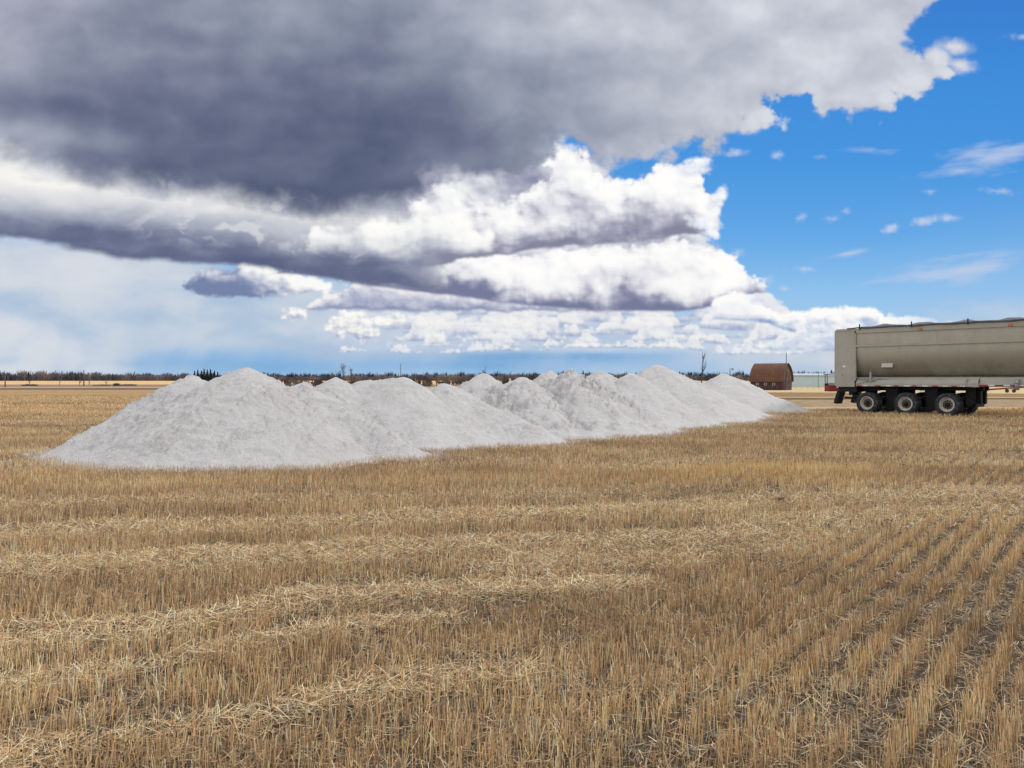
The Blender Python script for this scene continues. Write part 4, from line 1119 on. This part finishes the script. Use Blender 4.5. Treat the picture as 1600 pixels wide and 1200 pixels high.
def barn():
    Y0 = 190.0; rx = (1224.5 - 800) / F * Y0; ry = Y0 - 2
    root = bpy.data.objects.new('barn', None); scene.collection.objects.link(root)
    a = R(-38.4); root.rotation_euler = (0, 0, a)
    L, Wd, He, Hr = 7.4, 6.6, 2.25, 6.55
    # local x runs along the barn (gable at x=0 faces right), y away from the camera
    root.location = (rx - .5, ry - 1.5, gz(rx, ry))
    tag(root, 'old weathered barn with arched rusty brown roof and dark red walls', 'barn')
    w = MB(); w.box(-L, -.0, -Wd / 2, -Wd / 2 + .15, 0, He); w.box(-L, 0, Wd / 2 - .15, Wd / 2, 0, He); w.box(-L, -L + .15, -Wd / 2 + .15, Wd / 2 - .15, 0, He)
    w.build('wall', M_BARNWALL, root)
    arch = []
    for k in range(-12, 13):
        w_ = Wd / 2 + .25; Rg = 1.75 * w_; am = math.acos((Rg - w_) / Rg); a_ = am * (1 - abs(k) / 12)
        y = math.copysign(Rg * math.cos(a_) - (Rg - w_), k)
        arch.append((y if k else 0.0, He - .15 + (Hr - He + .15) * math.sin(a_) / math.sin(am)))
    def gable(x, name):
        g = MB(); pts = [(y * .965, z - .08) for y, z in arch]
        n = len(pts); vs = [(x + dx, y, z) for dx in (0, .12) for y, z in pts] + [(x + dx, s * Wd / 2 * .99, 0) for dx in (0, .12) for s in (-1, 1)]
        f0 = [2 * n] + list(range(n)) + [2 * n + 1]
        f1 = [2 * n + 2] + list(range(n, 2 * n)) + [2 * n + 3]
        g.add(vs, [f0[::-1], f1]); return g.build(name, M_BARNGABLE, root)
    g0 = gable(.0, 'gable_wall'); gable(-L + .02 - .3, 'gable_wall')
    d = MB(); d.box(.125, .20, -1.1, 1.1, 0, 2.3); d.box(.125, .19, -.45, .45, 3.3, 4.5); d.build('door', M_BARNWALL, g0)
    for y in (-2.6, -1.3, 1.35, 2.6):
        tr = MB(); tr.box(.125, .22, y - .10, y + .10, 0, 2.6 if abs(y) > 2 else 3.6); tr.build('gable_trim', M_POLE, g0)
    r = MB(); n = len(arch); x0, x1 = -L - .45, .40
    vs = [(x, y, z) for x in np.linspace(x0, x1, 15) for y, z in arch]
    fs = [(i * n + j, i * n + j + 1, (i + 1) * n + j + 1, (i + 1) * n + j) for i in range(14) for j in range(n - 1)]
    r.add(vs, fs, 0, False); r.add([(x, y * .97, z - .12) for x, y, z in vs], [f[::-1] for f in fs])
    ro = r.build('roof', M_BARNROOF, root)
    e = MB(); e.tube([(x1 + .02, y, z) for y, z in arch], .10, 5); e.tube([(x0 - .02, y, z) for y, z in arch], .08, 5)
    e.box(x0, x1, -Wd / 2 - .34, -Wd / 2 - .26, He - .26, He - .10)
    e.build('roof_edge', M_POLE, ro)
    for x in (-6.0, -4.0, -2.0):
        wn = MB(); wn.box(x - .34, x + .34, -Wd / 2 - .05, -Wd / 2 - .002, 1.2, 1.75); o = wn.build('window', M_FRAMEW, root)
        p = MB(); p.box(x - .25, x + .25, -Wd / 2 - .07, -Wd / 2 - .052, 1.28, 1.67); p.build('pane', M_GLASSD, o)
    rail = MB()
    for x in (-1.0, -2.2, -3.9, -5.7): rail.box(x - .09, x + .09, -Wd / 2 - .6, -Wd / 2 - .45, 0, 1.15)
    rail.box(-6.3, -.9, -Wd / 2 - .62, -Wd / 2 - .57, .75, .9)
    o = rail.build('pen_fence', M_POLE); o.location = root.location; o.rotation_euler = root.rotation_euler
    tag(o, 'short weathered pen fence standing against the long wall of the barn', 'fence')
barn()

def place(px, Y, py=None):
    x = (px - 800) / F * Y; return x, Y, gz(x, Y)
def pole(px, pytop, Y, label, rad=.11, arms=0, name='utility_pole', lean=0.0, lamp=False, mat=None, cat='pole', group=None):
    x, y, z = place(px, Y); h = (HY - pytop) / F * Y + EYE - z
    m = MB(); m.tube([(0, 0, -.1), (lean, 0, h)], [rad, rad * .7], 8)
    root = m.build(name, mat or M_POLE); root.location = (x, y, z)
    for k in range(arms):
        a = MB(); a.box(-1.1, 1.1, -.06, .06, h - .5 - k * .8, h - .38 - k * .8); a.build('cross_arm', mat or M_POLE, root)
    if lamp:
        a = MB(); a.tube([(0, 0, h - .05), (.55, 0, h + .02)], .05, 6); a.box(.4, .8, -.12, .12, h - .25, h - .0); a.build('lamp_arm', mat or M_POLE, root)
    tag(root, label, cat, group)
pole(1228.5, 551, 186, 'tall thin pole in front of the gable end of the barn', .12, 0)
pole(1226, 594, 184, 'short post below the tall pole at the barn gable', .12, 0, name='fence_post', cat='post')
pole(8, 588, 165, 'thin utility pole at the far left edge beside the road', .13, 0)
pole(131, 578, 190, 'taller utility pole among the roadside bushes left of the heaps', .14, 0)
pole(626, 568, 300, 'thin tall mast rising behind the smooth heap with the flat shoulder', .14, 0, name='mast', cat='mast')
pole(1140.5, 576, 170, 'yard lamp pole with a short arm, just behind the heap by the barn', .10, 0, name='yard_lamp', lamp=True, cat='lamp post')
pole(1278.5, 583, 228, 'thin pole in front of the long pale shed', .09, 0)

def shed():
    Y = 262.0; x0 = (1236 - 800) / F * Y; x1 = (1372 - 800) / F * Y; z = gz(x0, Y); h = (HY - 586.3) / F * Y + EYE - z
    root = bpy.data.objects.new('machine_shed', None); scene.collection.objects.link(root); root.location = (x0, Y, z)
    tag(root, 'long low pale blue grey machine shed between the barn and the trailer', 'shed')
    L = x1 - x0; w = MB(); w.box(0, L, 0, 14, 0, h); w.build('wall', M_SHED, root)
    for i in range(0, int(L / .9)):
        pass
    r = MB(); vs = [(-.3, -.4, h - .02), (L + .3, -.4, h - .02), (L + .3, 7, h + .55), (-.3, 7, h + .55), (-.3, 14.4, h - .02), (L + .3, 14.4, h - .02)]
    r.add(vs, [(0, 1, 2, 3), (3, 2, 5, 4)]); r.add([(x, y, zz + .12) for x, y, zz in vs], [(3, 2, 1, 0), (4, 5, 2, 3)]); r.box(-.3, L + .3, -.46, -.404, h - .16, h + .12)
    r.build('roof', M_SHEDROOF, root)
    t = MB()
    for i in range(int(L / 1.2)): t.box(.4 + i * 1.2, .46 + i * 1.2, -.03, -.002, .1, h - .18)
    t.build('wall_rib', M_SHED, root)
shed()
def frame_gantry():
    Y = 215.0; x0, _, z = place(1289, Y); x1 = place(1312, Y)[0]; h = (HY - 585.3) / F * Y + EYE - z
    root = bpy.data.objects.new('pole_frame', None); scene.collection.objects.link(root); root.location = (x0, Y, z)
    tag(root, 'dark open frame of posts and a top beam beside the red shed', 'frame')
    for dx in (.05, .62, x1 - x0):
        m = MB(); m.box(dx - .09, dx + .09, -.09, .09, 0, h); m.build('post', M_POLE, root)
    m = MB(); m.box(-.4, x1 - x0 + .5, -.12, .12, h, h + .22); m.build('beam', M_POLE, root)
frame_gantry()
def red_shed():
    Y = 165.0; x0, _, z = place(1296, Y); x1 = place(1322, Y)[0]; h = (608.8 - 597.5) / F * Y; L = x1 - x0
    root = bpy.data.objects.new('red_shed', None); scene.collection.objects.link(root); root.location = (x0, Y, z)
    root.rotation_euler = (0, 0, 0)
    tag(root, 'small dark red shed with grey roof half hidden behind the rear of the trailer', 'shed')
    w = MB(); w.box(0, L, 0, 2.6, 0, h * .86); w.build('wall', M_REDBIN, root)
    r = MB(); zz = h * .86
    r.add([(-.1, -.15, zz), (L + .1, -.15, zz), (L + .1, 1.3, zz + .5), (-.1, 1.3, zz + .5), (-.1, 2.75, zz), (L + .1, 2.75, zz)], [(0, 1, 2, 3), (3, 2, 5, 4)]); r.box(-.1, L + .1, -.2, -.152, zz - .1, zz + .02)
    r.build('roof', M_POLE, root)
    p = MB(); p.box(L * .42, L * .80, -.03, -.002, .75, 1.3); p.build('pale_panel', simple_mat('faded_pink', lin(196, 130, 128), .8), root)
red_shed()
def rail_fence():
    Y = 205.0; px0, px1 = 1234, 1300
    x0, _, z = place(px0, Y); x1 = place(px1, Y)[0]
    root = bpy.data.objects.new('rail_fence', None); scene.collection.objects.link(root); root.location = (x0, Y, z)
    tag(root, 'low white rail fence running in front of the long pale shed', 'fence')
    L = x1 - x0; n = 7
    for i in range(n + 1):
        m = MB(); x = L * i / n; m.box(x - .07, x + .07, -.07, .07, 0, 1.15); m.build('post', M_FRAMEW, root)
    for zz in (.55, 1.0):
        m = MB(); m.box(0, L, -.10, -.072, zz - .07, zz + .07); m.build('rail', M_FRAMEW, root)
rail_fence()
# machinery and barrels seen under the trailer
def grain_auger(px, Y, ln, label, red=True):
    x, y, z = place(px, Y)
    root = bpy.data.objects.new('grain_auger', None); scene.collection.objects.link(root); root.location = (x, y, z)
    tag(root, label, 'auger')
    m = MB(); m.tube([(0, 0, .55), (ln, .3, 1.15)], .16, 10); m.build('tube', M_REDBIN, root)
    m = MB(); m.box(-.3, .35, -.3, .3, .2, .65); m.build('hopper', M_STEEL, root)
    for xx in (ln * .45, ln * .6):
        m = MB(); m.lathe([(.02, -.06), (.33, -.08), (.38, -.05), (.38, .05), (.33, .08), (.02, .06)], 20, (xx, -.6, .38)); m.build('wheel', M_TYRE, root)
        m = MB(); m.tube([(xx, -.6, .38), (ln * .52, .1, .9)], .04, 6); m.build('strut', M_STEEL, root)
grain_auger(1538, 150, 9.0, 'low red and grey farm implement lying far off, seen under the trailer body')
grain_auger(1440, 158, 5.0, 'red farm implement far off, seen in the gap above the trailer wheels')

# ------------------------------------------------------------------ bare trees and bushes
def branch(m, p, d, ln, rad, depth, rs, spread=.5, up=.25, n=4, mi=0, wind=0.0):
    pts = [p]; q = Vector(p); dd = Vector(d)
    for i in range(n):
        dd = (dd + Vector((rs.uniform(-.16, .16) + wind, rs.uniform(-.16, .16), up * .18))).normalized(); q = q + dd * ln / n; pts.append(q.copy())
    m.tube(pts, [rad * (1 - .55 * i / n) for i in range(n + 1)], 4 if depth < 2 else 5, mi, cap=False)
    if depth <= 0: return
    for k in range(rs.randint(3, 5)):
        t = rs.uniform(.35, 1.0); i = min(int(t * n), n - 1); b = pts[i].lerp(pts[i + 1], t * n - i)
        a = rs.uniform(0, 2 * math.pi); nd = (dd + Vector((math.cos(a) * spread, math.sin(a) * spread, up)) * rs.uniform(.7, 1.3)).normalized()
        branch(m, b, nd, ln * rs.uniform(.45, .72), rad * rs.uniform(.38, .5), depth - 1, rs, spread, up, 3, 1, wind)
def bare_tree(px, pytop, Y, label, seed, name='bare_tree', spread=.55, rad=.16, depth=4, cat='tree', wind=0.0, group=None, trunkfrac=.45):
    x, y, z = place(px, Y); h = (HY - pytop) / F * Y + EYE - z
    rs = np.random.RandomState(seed); tm, cm = MB(), MB()
    root = bpy.data.objects.new(name, None); scene.collection.objects.link(root); root.location = (x, y, z)
    tag(root, label, cat, group)
    pts = [Vector((0, 0, -.1))]; d = Vector((wind * .3, 0, 1))
    for i in range(6):
        d = (d + Vector((rs.uniform(-.08, .08) + wind * .1, rs.uniform(-.08, .08), .1))).normalized(); pts.append(pts[-1] + d * h * .92 / 6)
    tm.tube(pts, [rad * (1 - .13 * i) for i in range(7)], 6)
    tm.build('trunk', M_BARK, root)
    for k in range(11):
        t = rs.uniform(trunkfrac, 1.0); i = min(int(t * 6), 5); b = pts[i].lerp(pts[i + 1], t * 6 - i)
        a = rs.uniform(0, 2 * math.pi)
        branch(cm, b, Vector((math.cos(a) * spread + wind, math.sin(a) * spread, 1)).normalized(), h * rs.uniform(.22, .34) * (1.25 - t * .6), rad * .40, depth - 2, rs, spread, .3, 4, 0, wind * .12)
    cm.build('crown', M_TWIG if wind == 0 else M_BARK, root)
bare_tree(1095, 549, 120, 'thin bare crooked tree leaning right at its top, left of the barn', 3, rad=.13, spread=.30, wind=.20, depth=2, trunkfrac=.42)
bare_tree(537, 572, 330, 'big bare tree on the skyline behind the small rounded heap', 5, rad=.28, spread=.75, depth=4)
bare_tree(549, 577, 345, 'smaller bare tree just right of the big skyline tree', 6, rad=.2, spread=.7)
bare_tree(518, 582, 350, 'low bare tree just left of the big skyline tree', 8, rad=.2, spread=.8)
bare_tree(759, 576.5, 160, 'bush crown poking up right behind the sharp-peaked middle heap', 9, rad=.1, spread=.7)
bare_tree(93, 586, 205, 'bare young tree with several thin stems left of the taller utility pole', 12, rad=.08, spread=.6, trunkfrac=.15)
bare_tree(124, 590, 210, 'bare sapling close on the left of the taller utility pole', 13, rad=.07, spread=.6, trunkfrac=.15)
bare_tree(139, 593, 208, 'bare sapling close on the right of the taller utility pole', 14, rad=.07, spread=.6, trunkfrac=.15)
bare_tree(46, 591, 200, 'bare sapling rising out of the dark low thicket on the left', 15, rad=.06, spread=.5, trunkfrac=.2)
bare_tree(166, 592, 205, 'bare sapling rising out of the grey roadside bushes', 16, rad=.06, spread=.7, trunkfrac=.2)
for q, (px, top, lab) in enumerate([(682, 588, 'bare roadside tree in the gap left of the low smooth heap, outermost of the three'), (694, 583, 'bare roadside tree rising directly behind the low smooth heap'), (706, 586, 'bare roadside tree in the gap right of the low smooth heap'),
                        (722, 584, 'bare roadside tree left of the sharp-peaked middle heap'), (733, 587, 'short bare roadside tree nearest the left flank of the sharp-peaked heap')]):
    bare_tree(px, top, 170 + q * 9, lab, 20 + q, rad=.08, spread=.5, trunkfrac=.15)
def bush(px, w, pytop, Y, label, seed, dark=False):
    x, y, z = place(px, Y); h = max(.6, (HY - pytop) / F * Y + EYE - z); wd = w / F * Y * .5
    rs = np.random.RandomState(seed); m = MB()
    root = bpy.data.objects.new('bush', None); scene.collection.objects.link(root); root.location = (x, y, z); tag(root, label, 'bush')
    st = MB()
    for k in range(10): st.tube([(rs.randn() * wd * .4, rs.randn() * wd * .3, -.05), (rs.randn() * wd * .5, rs.randn() * wd * .4, h * .4)], .03, 4, cap=False)
    st.build('stem', M_BARK, root)
    for k in range(140 if dark else 90):
        a = rs.uniform(0, 2 * math.pi); r0 = wd * math.sqrt(rs.rand()); p = Vector((r0 * math.cos(a), r0 * math.sin(a), 0))
        hh = h * rs.uniform(.5, 1.0) * math.sqrt(max(.1, 1 - (r0 / wd) ** 2 * .8))
        m.tube([p, p * 1.1 + Vector((rs.randn() * .15, rs.randn() * .15, hh * .5)), p * 1.2 + Vector((rs.randn() * .3, rs.randn() * .3, hh))], [.05, .04, .015], 3, cap=False)
    m.build('twigs', M_BARK if dark else M_TWIG, root)
bush(46, 20, 600.0, 198, 'low dark thicket beside the road near the left edge', 31, True)
bush(160, 26, 600.0, 200, 'grey brown bush beside the road left of the round dark bush', 32)
bush(182, 9, 597.5, 196, 'round dark bush standing alone beside the road', 33, True)
bush(196, 14, 600.5, 199, 'low grey bush just right of the round dark bush', 34)
bush(207, 12, 599.8, 200, 'reddish grey bush at the end of the roadside bushes, nearest the heaps', 35)
bush(446, 26, 596, 175, 'brush in the gap between the tallest near heap and the small pointed one', 36)
bush(500, 16, 593, 180, 'dark brush in the gap right of the small pointed heap', 37, True)
bush(560, 22, 592, 185, 'brush above the flat shoulder left of the smooth long heap', 38)
bush(666, 16, 594, 180, 'brush low in the gap right of the long smooth heap', 39)
def spruce(px, pytop, Y, label, seed, group=None):
    x, y, z = place(px, Y); h = (HY - pytop) / F * Y + EYE - z
    rs = np.random.RandomState(seed)
    root = bpy.data.objects.new('spruce_tree', None); scene.collection.objects.link(root); root.location = (x, y, z); tag(root, label, 'tree', group)
    t = MB(); t.tube([(0, 0, -.1), (0, 0, h * .98)], [.2, .04], 6); t.build('trunk', M_BARK, root)
    V, Q = [], []; n = 0
    for k in range(420):
        tt = rs.rand() ** .8; zz = h * (.08 + .92 * tt); r1 = h * .16 * (1 - tt) ** .85 * rs.uniform(.5, 1.2) + .12
        a = rs.uniform(0, 2 * math.pi); c, s_ = math.cos(a), math.sin(a); w_ = rs.uniform(.12, .3)
        V += [(0, 0, zz + .25), (c * r1 - s_ * w_, s_ * r1 + c * w_, zz - r1 * .25), (c * r1 * 1.15, s_ * r1 * 1.15, zz - r1 * .45), (c * r1 + s_ * w_, s_ * r1 - c * w_, zz - r1 * .25)]
        Q.append((n, n + 1, n + 2, n + 3)); n += 4
    link('crown', np_mesh('crown', np.array(V), np.array(Q), [M_NEEDLE]), root)
SPR = [(304, 579.5, 'short dark spruce at the left end of the spruce clump behind the heaps'), (309, 578, 'dark spruce second from the left in the clump behind the heaps'), (315, 579, 'dark spruce third from the left in the clump behind the heaps'),
       (319, 576, 'tallest dark spruce in the middle of the clump behind the heaps'), (324, 577.5, 'dark spruce just right of the tallest one in the clump behind the heaps'), (329, 576.8, 'second tallest spruce right of the middle of the clump behind the heaps'),
       (335, 579, 'dark spruce third from the right end of the clump behind the heaps'), (340, 581, 'small spruce at the right end of the clump, touching the tallest near heap'),
       (880, 579.5, 'lone small spruce on the skyline behind the heap with the broken lumps'), (911, 579, 'lone small spruce on the skyline left of the steep tan-topped heap'),
       (1062, 580.5, 'small dark spruce on the skyline just right of the tallest far heap'), (1299, 578.5, 'dark spruce above the long pale shed beside the trailer tail'), (1305, 579.5, 'dark spruce touching the outline of the trailer tail')]
for q, (px, top, lab) in enumerate(SPR): spruce(px, top, 420 if px < 400 else (480 if px < 1100 else 330), lab, 50 + q, 'spruces in the clump left of the tallest near heap' if px < 400 else None)

# ------------------------------------------------------------------ far woods: one mass nobody could count
def wood(name, label, y0, y1, n, hfun, cols, seed, xs=(-1.05, 1.05), conifer=.1, blades=16):
    rs = np.random.RandomState(seed)
    y = rs.uniform(y0, y1, n); u = rs.uniform(xs[0], xs[1], n); x = u * y
    px = u * F + 800
    h = hfun(px, y) * rs.normal(1, .13, n).clip(.6, 1.35) * (1 + fbm(px / 14, px * 0, seed, 3) * .55)
    z = terrain(x, y)
    con = rs.rand(n) < conifer * (1 + 3 * (fbm(px / 60, px * 0 + 3, seed + 1, 3) > .12))
    k = blades
    T = np.repeat(np.arange(n), k); m = len(T)
    a = rs.uniform(0, 2 * np.pi, m); hh = h[T]
    isc = con[T]
    # broadleaf: thin blades fanning upward from the trunk; conifer: narrow cone of drooping blades
    b0 = rs.uniform(0, .5, m) * hh; sp = rs.uniform(.02, .30, m) * hh * np.where(isc, .3, 1)
    tip = np.where(isc, rs.uniform(.35, 1.12, m), rs.uniform(.62, 1.0, m)) * hh
    sp = np.where(isc, sp * (1.2 - tip / hh), sp)
    w = np.where(isc, .35, .13) * rs.uniform(.6, 1.8, m)
    bx, by = x[T], y[T]; ca, sa = np.cos(a), np.sin(a); fx = np.cos(rs.uniform(-.6, .6, m)); fy = np.sin(rs.uniform(-.6, .6, m))
    V = np.stack([np.column_stack([bx - fx * w * .5, by - fy * w * .5, z[T] + b0 * .4]), np.column_stack([bx + fx * w * .5, by + fy * w * .5, z[T] + b0 * .4]),
                  np.column_stack([bx + ca * sp + fx * w, by + sa * sp, z[T] + tip * .8]), np.column_stack([bx + ca * sp * 1.1, by + sa * sp * 1.1, z[T] + tip])], 1).reshape(-1, 3)
    Q = np.arange(m * 4).reshape(-1, 4)
    mat, nt, b = new_mat(name + '_mat'); at = nt.nodes.new('ShaderNodeAttribute'); at.attribute_name = 'tint'
    nt.links.new(at.outputs['Color'], b.inputs['Base Color']); b.inputs['Roughness'].default_value = 1; b.inputs['Specular IOR Level'].default_value = 0
    me = np_mesh(name, V, Q, [mat])
    C = np.array([lin(*c)[:3] for c in cols])
    g = np.clip(.5 + fbm(px / 45, px * 0 + 9, seed + 2, 4) * 1.6 + rs.randn(n) * .12, 0, .999); f = g * (len(cols) - 1); i0 = f.astype(int); fr = (f - i0)[:, None]
    tc = C[i0] * (1 - fr) + C[np.minimum(i0 + 1, len(cols) - 1)] * fr
    tc = np.where(con[:, None], np.array(lin(38, 48, 52)[:3]), tc)
    tint = tc[T] * rs.uniform(.75, 1.25, (m, 1))
    A = np.ones((m, 4, 4), np.float32); A[..., :3] = tint[:, None, :]
    me.attributes.new('tint', 'FLOAT_COLOR', 'POINT').data.foreach_set('color', A.ravel())
    tag(link(name, me), label, 'wood', kind='stuff')
tall = lambda px, y: (np.interp(px, [-300, 0, 60, 150, 170, 300, 480, 600, 700, 860, 1100, 1240, 1300, 1900], [9.6, 9.4, 10.6, 10.0, 7.6, 7.0, 5.6, 6.2, 7.0, 8.2, 6.8, 5.5, 5.5, 6.0]))
wood('bare_woodland', 'long bare grey brown woodland along the far edge of the field', 860, 960, 5200, tall, [(74, 74, 84), (96, 92, 98), (118, 110, 110), (138, 127, 120)], 70, conifer=.004)
wood('dark_woodland', 'darker bluish woods behind the bare woodland on the skyline', 1500, 1750, 3200, lambda px, y: np.interp(px, [-300, 150, 170, 300, 900, 1240, 1900], [9, 9, 14, 14.5, 15, 17, 17]), [(46, 54, 74), (54, 60, 80), (66, 70, 86)], 80, conifer=.06)
wood('roadside_brush', 'low tangled bare brush along the ditch behind the heaps', 180, 250, 420, lambda px, y: np.interp(px, [-300, 220, 260, 420, 600, 700, 1000, 1900], [.6, .8, 1.2, 1.4, 1.5, 1.8, 1.2, .8]), [(76, 68, 66), (100, 90, 84), (122, 108, 98)], 90, xs=(-.30, .28), conifer=0.0, blades=14)
# low wooded rise on the horizon
def hills():
    n = 240; V, Q = [], []
    for i in range(n + 1):
        a = -.95 + 1.9 * i / n; r = 2600
        h = 13 + 6 * float(fbm(np.array([a * 9.0]), np.array([.5]), 95, 4)) + 3 * float(fbm(np.array([a * 70.0]), np.array([.5]), 96, 3))
        x, y = math.sin(a), math.cos(a)
        V += [(x * r, y * r, -2), (x * (r + 90), y * (r + 90), h * .9), (x * (r + 700), y * (r + 700), h * 1.1), (x * (r + 1500), y * (r + 1500), -2)]
    for i in range(n):
        for j in range(3): Q.append((i * 4 + j, (i + 1) * 4 + j, (i + 1) * 4 + j + 1, i * 4 + j + 1))
    m = simple_mat('far_hills', lin(70, 76, 92), 1.0, 0, .2, .01)
    tag(link('hills', np_mesh('hills', np.array(V), np.array(Q), [m])), kind='structure')
hills()
